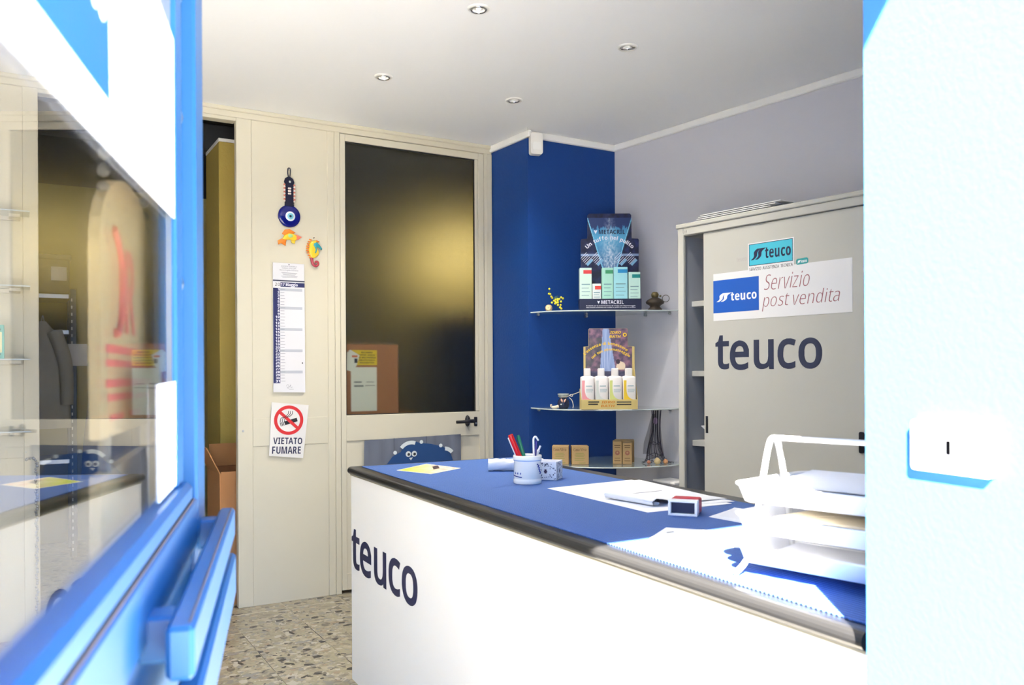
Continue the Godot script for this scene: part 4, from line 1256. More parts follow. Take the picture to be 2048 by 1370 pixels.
func display_navy() -> void:
	var o := thing("product_display", "navy stepped counter display with water splash on the top shelf", "display", corner(-0.083, 1.7125, 0.40), CORNER_TURN)
	# printed back card
	var W := 128
	var H := 160
	var im := Image.create(W, H, false, Image.FORMAT_RGB8)
	var nz := FastNoiseLite.new()
	nz.seed = 21
	nz.frequency = 0.06
	for y in H:
		for x in W:
			var u := x / float(W - 1) - 0.5
			var v := 1.0 - y / float(H - 1)
			var c := C(40, 46, 86).lerp(C(24, 26, 50), clampf(0.5 + nz.get_noise_2d(x * 0.7, y * 0.7), 0, 1))
			c = c.lerp(C(52, 64, 150), 0.5 * clampf(nz.get_noise_2d(x + 300, y), 0, 1))
			var half := lerpf(0.06, 0.385, clampf((v - 0.3) / 0.66, 0, 1))
			if v > 0.16 and v < 0.96 and absf(u) < half:
				var spl := clampf(1.25 - absf(u) / 0.2 - absf(v - 0.5) * 1.7, 0, 1)
				c = C(38, 78, 138).lerp(C(86, 168, 214), clampf(1.0 - absf(v - 0.75) * 3.0, 0, 1))
				if v > 0.86 + 0.05 * nz.get_noise_2d(x * 3.0, 7.0):
					c = C(44, 60, 110)
				c = c.lerp(C(214, 220, 232), spl * clampf(0.55 + 0.9 * nz.get_noise_2d(x * 2.5, y * 2.5), 0, 1))
				if half - absf(u) < 0.018:
					c = C(130, 206, 236)
			elif absf(v - 0.575) < 0.012:
				c = C(126, 150, 190)
			im.set_pixel(x, y, c)
	var m := M("navy_print", Color.WHITE, 0.3)
	m.albedo_texture = tex(im)
	var card := PackedVector2Array([Vector2(-0.175, 0), Vector2(0.182, 0), Vector2(0.186, 0.44), Vector2(0.182, 0.448), Vector2(0.142, 0.45), Vector2(0.14, 0.595), Vector2(0.13, 0.605), Vector2(-0.122, 0.605), Vector2(-0.132, 0.595), Vector2(-0.134, 0.45), Vector2(-0.17, 0.448), Vector2(-0.175, 0.44)])
	part(o, "back_card", plate(card, -0.006, 0.0), M("navy_card", C(30, 34, 64), 0.35))
	printed_face(o, card, 0.0003, m, Rect2(-0.18, 0.0, 0.37, 0.605))
	# base tray
	part(o, "base_front", span_box(Vector3(-0.192, 0, 0.085), Vector3(0.188, 0.068, 0.089), 0.001), M("navy_card"))
	part(o, "base_floor", span_box(Vector3(-0.19, 0, 0), Vector3(0.186, 0.006, 0.086), 0.001), M("navy_card"))
	for x: float in [-0.19, 0.184]:
		part(o, "base_side", span_box(Vector3(x - 0.002, 0, 0), Vector3(x + 0.002, 0.068, 0.087), 0.001), M("navy_card"))
	var wt := M("paper")
	letters(o, "METACRIL", "bold", M("print_white", C(226, 226, 240), 0.6), Vector2(-0.058, 0.036), Vector2(0.078, 0.058), 0.089)
	part(o, "drop_mark", plate(PackedVector2Array([Vector2(-0.082, 0.056), Vector2(-0.075, 0.053), Vector2(-0.068, 0.056), Vector2(-0.068, 0.05), Vector2(-0.075, 0.037), Vector2(-0.082, 0.05)]), 0.089, 0.0896), M("print_white"))
	letters(o, "Prodotti per la manutenzione di vasche con idromassaggio\nNon danno schiuma con residui e puliti in vasche e acrilico", "bold", M("print_white"), Vector2(-0.15, 0.01), Vector2(0.15, 0.029), 0.089, 0.0, HORIZONTAL_ALIGNMENT_CENTER)
	letters(o, "METACRIL", "bold", M("navy_ink", C(28, 32, 70), 0.6), Vector2(-0.062, 0.478), Vector2(0.1, 0.504), 0.0005)
	part(o, "drop_mark", plate(PackedVector2Array([Vector2(-0.092, 0.504), Vector2(-0.082, 0.498), Vector2(-0.072, 0.504), Vector2(-0.073, 0.496), Vector2(-0.082, 0.478), Vector2(-0.091, 0.496)]), 0.0005, 0.001), M("print_white"))
	arch_letters(o, "Un tuffo nel pulito", "bold", M("print_white"), Vector2(0.005, 0.25), 0.205, deg_to_rad(136), deg_to_rad(44), 0.033, 0.0008)
	for k in 4:
		var x: float = [-0.155, -0.09, 0.055, 0.12][k]
		var st := S()
		for j in 5:
			add_box(st, Vector3(x + 0.01 + 0.007 * j - 0.012, 0.345 - 0.009 * j + 0.0, 0.0008), Vector3(0.052, 0.0028, 0.0006), 0.0, Basis(Vector3.BACK, 0.8))
		part(o, "small_print", done(st), M("print_white"))
		part(o, "print_flash", span_box(Vector3(-0.024, -0.008, 0), Vector3(0.024, 0.008, 0.0006), 0.0), M("flash", [C(120, 170, 210), C(110, 180, 220), C(50, 150, 150), C(70, 150, 200)][0], 0.5), Vector3(x + 0.035, 0.302, 0.0005), Vector3(0, 0, 0.8))
	# five cartons standing in the tray
	var items := [[-0.1885, -0.115, 0.252, C(206, 232, 222), C(214, 60, 66), "tall pale carton with red band, left end of the navy display", 0.075], [-0.112, -0.058, 0.155, C(222, 232, 232), C(222, 70, 60), "short white carton with red band in the navy display", 0.05], [-0.052, 0.016, 0.252, C(170, 224, 208), C(60, 150, 104), "tall mint carton with green band in the navy display", 0.05], [0.019, 0.104, 0.256, C(160, 220, 232), C(36, 140, 200), "tall aqua carton with blue band in the navy display", 0.05], [0.11, 0.182, 0.225, C(196, 232, 224), C(20, 140, 140), "pale carton with teal band, right end of the navy display", 0.045]]
	for it: Array in items:
		var b := thing("product_carton", it[5], "carton", corner(-0.083, 1.7187, 0.40), CORNER_TURN, "cartons in the navy display")
		var x0: float = it[0]
		var x1: float = it[1]
		var h: float = it[2]
		var z1 := 0.083
		part(b, "body", span_box(Vector3(x0, 0, z1 - it[6]), Vector3(x1, h, z1), 0.0015), M("carton_%d" % int(x0 * 1000), it[3], 0.3))
		part(b, "band", span_box(Vector3(lerpf(x0, x1, 0.3), h - 0.036, z1), Vector3(x1 - 0.001, h - 0.014, z1 + 0.0005), 0.0), M("band_%d" % int(x0 * 1000), it[4], 0.4))
		var rows := []
		for k in 4:
			rows.append([lerpf(x0, x1, 0.15), lerpf(x0, x1, 0.85 - 0.1 * (k % 2)), h * (0.52 - 0.09 * k) + 0.02, 0.003 if k else 0.006])
		bars(b, M("carton_print", C(120, 160, 170), 0.7), rows, z1 + 0.0003)

func printed_face(parent: Node, poly: PackedVector2Array, z: float, m: Material, r: Rect2) -> void:
	var st := S()
	var ix := Geometry2D.triangulate_polygon(poly)
	for i in range(0, ix.size(), 3):
		var p := [poly[ix[i]], poly[ix[i + 1]], poly[ix[i + 2]]]
		if (p[1] - p[0]).cross(p[2] - p[0]) > 0:
			p.reverse()
		for v: Vector2 in p:
			st.set_normal(Vector3.BACK)
			st.set_uv(Vector2((v.x - r.position.x) / r.size.x, 1.0 - (v.y - r.position.y) / r.size.y))
			st.add_vertex(Vector3(v.x, v.y, z))
	part(parent, "printed_face", st.commit(), m)

func display_sand() -> void:
	var org := corner(-0.112, 1.1135, 0.585)
	var o := thing("product_display", "sand coloured bottle display with waterfall card on the middle shelf", "display", org, CORNER_TURN)
	var im := Image.create(96, 128, false, Image.FORMAT_RGB8)
	var nz := FastNoiseLite.new()
	nz.seed = 33
	nz.frequency = 0.035
	for y in 128:
		for x in 96:
			var u := x / 95.0
			var v := 1.0 - y / 127.0
			var c := C(146, 108, 128).lerp(C(84, 74, 96), clampf(0.5 + 1.2 * nz.get_noise_2d(x * 2.0, y * 2.0), 0, 1))
			if u < 0.36 and v > 0.4 and v < 0.86:
				c = c.lerp(C(70, 84, 76), 0.6 * clampf(0.6 + nz.get_noise_2d(x + 200, y), 0, 1))
			var l := lerpf(0.27, 0.37, v)
			var rr := lerpf(0.74, 0.5, v)
			if u > l and u < rr and v > 0.34:
				c = C(126, 148, 196).lerp(C(170, 186, 220), clampf(0.5 + nz.get_noise_2d(x * 6.0, y * 0.4), 0, 1))
			if v < 0.36:
				c = C(86, 84, 112).lerp(C(60, 62, 88), clampf(0.5 + nz.get_noise_2d(x * 1.5, y * 4.0), 0, 1))
			# bather's pale shoulder and dark hair
			if Vector2((u - 0.76) * 0.75, v - 0.43).length() < 0.075 and v > 0.385:
				c = C(224, 206, 180)
			if Vector2((u - 0.70) * 0.75, v - 0.505).length() < 0.035:
				c = C(62, 50, 58)
			im.set_pixel(x, y, c)
	var m := M("waterfall_print", Color.WHITE, 0.35)
	m.albedo_texture = tex(im)
	var kr := M("kraft_yellow", C(204, 184, 118), 0.6)
	var card := PackedVector2Array([Vector2(-0.148, 0.0), Vector2(0.158, 0.0), Vector2(0.158, 0.372), Vector2(0.118, 0.374), Vector2(0.118, 0.474), Vector2(0.112, 0.481), Vector2(-0.112, 0.481), Vector2(-0.118, 0.474), Vector2(-0.118, 0.374), Vector2(-0.148, 0.372)])
	part(o, "back_card", plate(card, -0.005, 0.0), kr)
	printed_face(o, PackedVector2Array([Vector2(-0.136, 0.08), Vector2(0.143, 0.08), Vector2(0.143, 0.371), Vector2(0.117, 0.372), Vector2(0.117, 0.473), Vector2(0.111, 0.48), Vector2(-0.111, 0.48), Vector2(-0.117, 0.473), Vector2(-0.117, 0.372), Vector2(-0.136, 0.371)]), 0.0004, m, Rect2(-0.136, 0.08, 0.279, 0.4))
	var yl := M("print_yellow", C(240, 200, 40), 0.5)
	letters(o, "IDRO\nBATH", "bold", yl, Vector2(0.005, 0.424), Vector2(0.082, 0.464), 0.0006, 0.25)
	part(o, "logo_ring", ring_mesh(0.006, 0.012, 0.0006, 0.001, 24), yl, Vector3(0.1, 0.442, 0))
	arch_letters(o, "L'essenza di benessere", "bold", yl, Vector2(-0.003, 0.205), 0.185, deg_to_rad(140), deg_to_rad(50), 0.022, 0.0008)
	arch_letters(o, "nel tuo idromassaggio", "bold", yl, Vector2(0.02, 0.195), 0.16, deg_to_rad(138), deg_to_rad(46), 0.02, 0.0008)
	part(o, "base_front", span_box(Vector3(-0.172, 0, 0.115), Vector3(0.158, 0.058, 0.119), 0.001), kr)
	part(o, "base_floor", span_box(Vector3(-0.17, 0, 0), Vector3(0.156, 0.005, 0.116), 0.001), kr)
	part(o, "base_side", plate(PackedVector2Array([Vector2(0, 0), Vector2(0.119, 0), Vector2(0.119, 0.058), Vector2(0.0, 0.24)]), 0.0, 0.003), kr, Vector3(0.158, 0, 0), Vector3(0, -PI / 2, 0))
	part(o, "base_side", plate(PackedVector2Array([Vector2(0, 0), Vector2(0.119, 0), Vector2(0.119, 0.058), Vector2(0.0, 0.12)]), 0.0, 0.003), kr, Vector3(-0.17, 0, 0), Vector3(0, -PI / 2, 0))
	bars(o, M("ink"), [[-0.132, -0.068, 0.044, 0.007], [-0.132, -0.075, 0.031, 0.007], [0.035, 0.12, 0.043, 0.006], [0.035, 0.12, 0.029, 0.006]], 0.1193)
	letters(o, "IDRO\nBATH", "bold", M("print_orange", C(206, 130, 30), 0.5), Vector2(-0.06, 0.014), Vector2(0.028, 0.05), 0.1192, 0.25)
	# bottles: four in front, four behind
	var tints := [C(228, 152, 156), C(206, 212, 206), C(204, 212, 130), C(236, 200, 50)]
	var cols := ["pink", "grey", "lime", "yellow"]
	for row in 2:
		for k in 4:
			var at := org + Vector3(0, 0.0052, 0) + Basis(UP, CORNER_TURN) * Vector3(-0.132 + 0.0815 * k, 0, 0.088 - 0.052 * row)
			var b := thing("shampoo_bottle", ("white flat bottle with %s swoosh in the front row of the sand display" if row == 0 else "white capped bottle standing right behind the %s one in the sand display") % cols[k], "bottle", at, CORNER_TURN, "bottles in the sand display")
			var body := S()
			body.set_smooth_group(1)
			var prev := []
			for L: Array in [[0.074, 0.038, 0.0], [0.078, 0.042, 0.004], [0.078, 0.042, 0.176], [0.074, 0.038, 0.186], [0.03, 0.022, 0.193]]:
				var lp := []
				for v: Vector2 in round_rect(L[0], L[1], minf(L[1] * 0.42, 0.012), 4):
					lp.append(Vector3(v.x, L[2], v.y))
				if prev:
					for j in lp.size():
						var j2 := (j + 1) % lp.size()
						quad(body, prev[j], prev[j2], lp[j2], lp[j], (prev[j] + lp[j2]) * Vector3(1, 0, 1) + UP * 0.02)
				prev = lp
			part(b, "body", done(body), M("bottle_white", C(236, 232, 230), 0.3))
			part(b, "cap", span_box(Vector3(-0.017, 0.189, -0.014), Vector3(0.017, 0.236, 0.014), 0.004), M("bottle_white"))
			if row == 0:
				part(b, "swoosh", swoosh(), M("swoosh_" + cols[k], tints[k], 0.4))
				bars(b, M("carton_print"), [[-0.012, 0.024, 0.132, 0.004], [-0.012, 0.03, 0.112, 0.002], [-0.012, 0.03, 0.105, 0.002], [-0.012, 0.026, 0.098, 0.002]], 0.0214)

func swoosh() -> ArrayMesh:
	var p := PackedVector2Array([Vector2(-0.035, 0.165), Vector2(-0.035, 0.05), Vector2(0.033, 0.05)])
	for k in 9:
		var f := k / 8.0
		p.append(Vector2(0.033, 0.05).lerp(Vector2(-0.018, 0.165), f) + Vector2(-0.02, -0.03) * sin(PI * f))
	return plate(p, 0.0208, 0.0213)

func small_shelf_things() -> void:
	# mimosa sprig and cork ball on the top shelf
	var at := corner(-0.43, 1.7125, 0.40)
	var cork := thing("cork_ball", "small round beige cork at the left end of the top shelf", "cork", corner(-0.458, 1.7125, 0.39), CORNER_TURN)
	part(cork, "ball", lathe([Vector2(0, 0), Vector2(0.012, 0.001), Vector2(0.02, 0.008), Vector2(0.0225, 0.02), Vector2(0.02, 0.032), Vector2(0.012, 0.04), Vector2(0, 0.042)], 24), M("cork", C(206, 176, 138), 0.85))
	part(cork, "cut_face", cyl(0.015, 0.003, 20), M("cork_cut", C(226, 204, 160), 0.85), Vector3(-0.005, 0.0205, 0.019), Vector3(PI / 2 - 0.1, 0, 0))
	part(cork, "hole", cyl(0.002, 0.002, 10), M("ink"), Vector3(-0.005, 0.0205, 0.0212), Vector3(PI / 2 - 0.1, 0, 0))
	var mi := thing("mimosa_sprig", "sprig of yellow mimosa blossom on the top shelf", "flower", at, CORNER_TURN)
	var stem := S()
	add_tube(stem, curve([Vector3(0.05, 0.003, 0.03), Vector3(0.02, 0.035, 0.01), Vector3(-0.01, 0.075, 0), Vector3(-0.025, 0.135, 0)], 6), 0.0014, 6)
	add_tube(stem, curve([Vector3(0.02, 0.035, 0.01), Vector3(0.04, 0.06, 0.0), Vector3(0.062, 0.075, 0)], 5), 0.0012, 6)
	part(mi, "stem", done(stem), M("stem_green", C(90, 110, 50), 0.8))
	var lf := S()
	for k in 5:
		var b := Vector3(0.0, 0.055, -0.004)
		var e := b + Vector3(0.012 + 0.009 * k, 0.05 - 0.006 * absf(k - 1.5), -0.01)
		lf.set_smooth_group(-1)
		var sd := (e - b).cross(Vector3.BACK).normalized() * 0.004
		var mid := b.lerp(e, 0.5)
		tri(lf, b, mid + sd, mid - sd, Vector3.BACK)
		tri(lf, e, mid + sd, mid - sd, Vector3.BACK)
	part(mi, "leaf", done(lf), M("leaf_green", C(70, 104, 84), 0.7))
	var pom := SphereMesh.new()
	pom.radius = 0.0065
	pom.height = 0.013
	pom.radial_segments = 12
	pom.rings = 6
	for p: Array in [[-0.025, 0.137], [-0.028, 0.106], [-0.019, 0.104], [-0.013, 0.09], [-0.007, 0.082], [0.004, 0.064], [0.014, 0.07], [0.026, 0.074], [0.036, 0.073], [0.047, 0.083], [0.014, 0.058], [0.027, 0.064], [0.028, 0.053], [0.046, 0.057], [-0.009, 0.053], [0.011, 0.046], [0.028, 0.037], [0.044, 0.036], [0.041, 0.022], [0.048, 0.014], [0.02, 0.05], [0.058, 0.076]]:
		part(mi, "blossom", pom, M("mimosa", C(226, 214, 60), 0.9), Vector3(p[0], p[1], 0.006 + 0.5 * absf(p[0])))
	# old oil lamp
	var ol := thing("oil_lamp", "small dark brown oil lamp at the right of the top shelf", "lamp", corner(0.195, 1.7125, 0.44), CORNER_TURN - 0.3)
	var br := M("old_bronze", C(66, 57, 49), 0.5, 0.4)
	part(ol, "body", lathe([Vector2(0, 0), Vector2(0.042, 0), Vector2(0.045, 0.006), Vector2(0.04, 0.01), Vector2(0.03, 0.02), Vector2(0.036, 0.03), Vector2(0.054, 0.04), Vector2(0.057, 0.05), Vector2(0.048, 0.062), Vector2(0.026, 0.074), Vector2(0.018, 0.078), Vector2(0, 0.078)], 32), br)
	part(ol, "burner", lathe([Vector2(0.016, 0.076), Vector2(0.022, 0.084), Vector2(0.024, 0.096), Vector2(0.018, 0.108), Vector2(0.012, 0.112), Vector2(0, 0.113)], 20), M("aged_brass", C(110, 98, 66), 0.45, 0.6))
	part(ol, "wick_knob", cyl(0.006, 0.012, 12), M("aged_brass"), Vector3(0.028, 0.085, 0.01), Vector3(0, 0, -PI / 2))
	part(ol, "ring_handle", ring_mesh(0.0195, 0.023, -0.002, 0.002, 28), br, Vector3(0.066, 0.07, 0))
	# jar with twine and a shell, middle shelf
	var jr := thing("glass_jar", "small dark glass jar with twine and shells on the middle shelf", "jar", corner(-0.378, 1.1135, 0.52), CORNER_TURN)
	part(jr, "glass_body", lathe([Vector2(0, 0), Vector2(0.026, 0), Vector2(0.034, 0.01), Vector2(0.037, 0.028), Vector2(0.034, 0.046), Vector2(0.024, 0.06), Vector2(0.022, 0.066), Vector2(0, 0.066)], 28), M("jar_blue", C(38, 44, 72), 0.08))
	part(jr, "rim", lathe([Vector2(0.022, 0.064), Vector2(0.03, 0.074), Vector2(0.036, 0.086), Vector2(0.034, 0.09), Vector2(0.026, 0.08), Vector2(0, 0.076)], 28), M("jar_rim", C(150, 158, 160), 0.2))
	part(jr, "twine", tube(curve([Vector3(-0.03, 0.072, 0), Vector3(0, 0.07, 0.03), Vector3(0.03, 0.074, 0.012), Vector3(0.045, 0.084, 0.01), Vector3(0.056, 0.08, 0.01), Vector3(0.05, 0.072, 0.012), Vector3(0.04, 0.08, 0.012), Vector3(0.07, 0.088, 0), Vector3(0.1, 0.1, -0.01)], 6), 0.0026, 6), M("twine", C(196, 190, 182), 0.9))
	part(jr, "twine", tube(curve([Vector3(0.034, 0.066, 0.01), Vector3(0.05, 0.05, 0.02), Vector3(0.058, 0.02, 0.025), Vector3(0.055, 0.003, 0.03)], 6), 0.0024, 6), M("twine"))
	part(jr, "pink_shell", lathe([Vector2(0, 0), Vector2(0.004, 0.006), Vector2(0.006, 0.016), Vector2(0.002, 0.026), Vector2(0, 0.027)], 12), M("shell_pink", C(206, 160, 140), 0.4), Vector3(-0.008, 0.036, 0.037), Vector3(-0.3, 0, 0.3))
	part(jr, "pink_shell", lathe([Vector2(0, 0), Vector2(0.004, 0.006), Vector2(0.006, 0.016), Vector2(0.002, 0.026), Vector2(0, 0.027)], 12), M("shell_pink"), Vector3(0.0, 0.036, 0.039), Vector3(-0.3, 0, -0.5))
	part(jr, "pale_stud", lathe([Vector2(0, -0.005), Vector2(0.006, 0), Vector2(0, 0.005)], 10), M("ceramic"), Vector3(-0.016, 0.026, 0.035))
	var sl := thing("sea_shell", "small cream shell lying left of the glass jar", "shell", corner(-0.437, 1.1135, 0.53), CORNER_TURN)
	part(sl, "whorl", tube(curve([Vector3(0.03, 0.014, -0.002), Vector3(0.012, 0.009, 0.002), Vector3(-0.006, 0.008, 0), Vector3(-0.016, 0.014, 0), Vector3(-0.016, 0.02, 0.002)], 5), 0.01, 12, 0.005), M("shell_cream", C(222, 208, 186), 0.4))
	part(sl, "tip", lathe([Vector2(0, 0), Vector2(0.007, 0.003), Vector2(0.005, 0.008), Vector2(0, 0.01)], 12), M("shell_cream"), Vector3(-0.016, 0.017, 0.002))
	# soap boxes on the lowest shelf
	var kr := M("kraft")
	for k in 2:
		var s := thing("soap_box", ["left one of two square kraft soap boxes on the lowest shelf", "right one of two square kraft soap boxes on the lowest shelf"][k], "box", corner([-0.4, -0.28][k], 0.7765, [0.55, 0.57][k]), CORNER_TURN + [-0.12, 0.05][k], "square kraft soap boxes")
		part(s, "body", span_box(Vector3(-0.05, 0, -0.08), Vector3(0.05, 0.112, 0), 0.002), kr)
		letters(s, "Casa Viva", "serif", M("ink_brown", C(92, 66, 40), 0.7), Vector2(-0.042, 0.082), Vector2(0.036, 0.099), 0.0)
		bars(s, M("print_olive", C(140, 150, 80), 0.7), [[-0.03, 0.02, 0.068, 0.003], [-0.034, 0.026, 0.058, 0.003], [-0.03, 0.02, 0.048, 0.003], [-0.036, 0.026, 0.036, 0.003], [-0.036, 0.02, 0.026, 0.003], [-0.01, 0.03, 0.01, 0.003]], 0.0003)
	for k in 3:
		var s := thing("soap_box", ["narrow kraft box with rosette, left of the pair by the net bag", "narrow kraft box with rosette, right of the pair by the net bag", "deeper kraft box standing behind the narrow pair"][k], "box", corner([-0.056, 0.003, 0.0][k], 0.7765, [0.55, 0.56, 0.45][k]), CORNER_TURN - 0.12, "tall kraft boxes")
		var w: float = [0.055, 0.055, 0.12][k]
		var h: float = [0.137, 0.128, 0.136][k]
		part(s, "body", span_box(Vector3(-w * 0.5, 0, -0.09), Vector3(w * 0.5, h, 0), 0.002), kr)
		if k < 2:
			part(s, "rosette", plate(disc(0.014, 10, 0.0, 0.068), 0.0, 0.0006), M("rosette", C(160, 100, 84), 0.7))
			part(s, "rosette_heart", plate(disc(0.006, 8, 0.0, 0.07), 0.0006, 0.0011), kr)
			bars(s, M("ink_brown"), [[-0.018, 0.018, 0.112, 0.004], [-0.016, 0.016, 0.1, 0.003], [-0.016, 0.016, 0.036, 0.003], [-0.018, 0.018, 0.02, 0.003]], 0.0003)
	# net with shells hanging from the middle shelf
	var nb := thing("shell_net", "dark fishing net with shells hanging from the middle shelf", "net", corner(0.185, 0.7765, 0.5), CORNER_TURN)
	var net := S()
	for k in 9:
		var a := TAU * k / 9.0
		var tx := 0.02 * cos(a) - 0.005
		net.set_smooth_group(1)
		add_tube(net, curve([Vector3(tx, 0.327, 0.012 * sin(a)), Vector3(0.018 * cos(a) - 0.005, 0.2, 0.012 * sin(a)), Vector3(0.036 * cos(a) - 0.012, 0.1, 0.03 * sin(a)), Vector3(0.062 * cos(a) + 0.0, 0.02, 0.05 * sin(a)), Vector3(0.1 * cos(a) + 0.01, 0.004, 0.06 * sin(a))], 5), 0.002, 5)
	for h: Array in [[0.12, 0.032, -0.01], [0.05, 0.05, -0.004], [0.02, 0.066, 0.0]]:
		var lp := []
		for k in 17:
			var a := TAU * k / 16.0
			lp.append(Vector3(h[1] * cos(a) + h[2], h[0] + 0.008 * sin(a * 3.0), h[1] * 0.75 * sin(a)))
		add_tube(net, lp, 0.0016, 5)
	part(nb, "mesh", done(net), M("net_dark", C(58, 54, 72), 0.9))
	# gauzy folds of the net, slack on the left
	var gz := M("net_gauze", Color(0.2, 0.19, 0.25, 0.5), 0.9)
	gz.transparency = BaseMaterial3D.TRANSPARENCY_ALPHA
	for w: Array in [[[-0.02, 0.02, 0.327], [-0.035, 0.025, 0.22], [-0.052, 0.035, 0.12], [-0.07, 0.045, 0.03]], [[-0.026, -0.006, 0.3], [-0.055, -0.02, 0.2], [-0.078, -0.03, 0.13], [-0.085, -0.045, 0.06]]]:
		var vs := S()
		vs.set_smooth_group(1)
		for i in 3:
			for k in 10:
				var q := []
				for c: Array in [[i, k], [i, k + 1], [i + 1, k + 1], [i + 1, k]]:
					var r: Array = w[c[0]]
					var f: float = c[1] / 10.0
					q.append(Vector3(lerpf(r[0], r[1], f), r[2], 0.02 + 0.008 * sin(f * 19.0) + 0.02 * c[0] / 3.0))
				quad(vs, q[0], q[1], q[2], q[3], Vector3.BACK)
		part(nb, "gauze", done(vs), gz)
	part(nb, "ribbon", tube(curve([Vector3(0.03, 0.327, 0.01), Vector3(0.022, 0.24, 0.02), Vector3(0.022, 0.14, 0.025), Vector3(0.036, 0.05, 0.035)], 6), 0.004, 8), M("net_dark"))
	part(nb, "mauve_tag", plate(round_rect(0.022, 0.04, 0.01, 5, -0.006, 0.258), 0.02, 0.024), M("mauve", C(150, 128, 160), 0.6))
	for p: Array in [[-0.05, 0.0, 0.05, 0.012, C(206, 132, 104)], [0.0, 0.0, 0.066, 0.021, C(224, 200, 150)], [0.052, 0.0, 0.05, 0.016, C(222, 160, 110)]]:
		var r: float = p[3]
		part(nb, "shell", lathe([Vector2(0, 0), Vector2(r * 0.6, 0.002), Vector2(r, r * 0.7), Vector2(r * 0.9, r * 1.2), Vector2(r * 0.5, r * 1.7), Vector2(0, r * 2.0)], 14), M("shell_%d" % int(p[0] * 1000), p[4], 0.5), Vector3(p[0], p[1], p[2]), Vector3(0.0, 0, 0.15))
	# white carton below the shelves
	var wc := thing("white_carton", "white carton on the floor under the corner shelves", "box", Vector3(3.34, 0, -3.98), 0.0)
	part(wc, "body", span_box(Vector3(0, 0, 0), Vector3(0.14, 0.678, 0.2), 0.003), M("card_white"))
	part(wc, "lid_seam", span_box(Vector3(-0.001, 0.662, -0.001), Vector3(0.141, 0.666, 0.201), 0.001), M("ink_soft"))

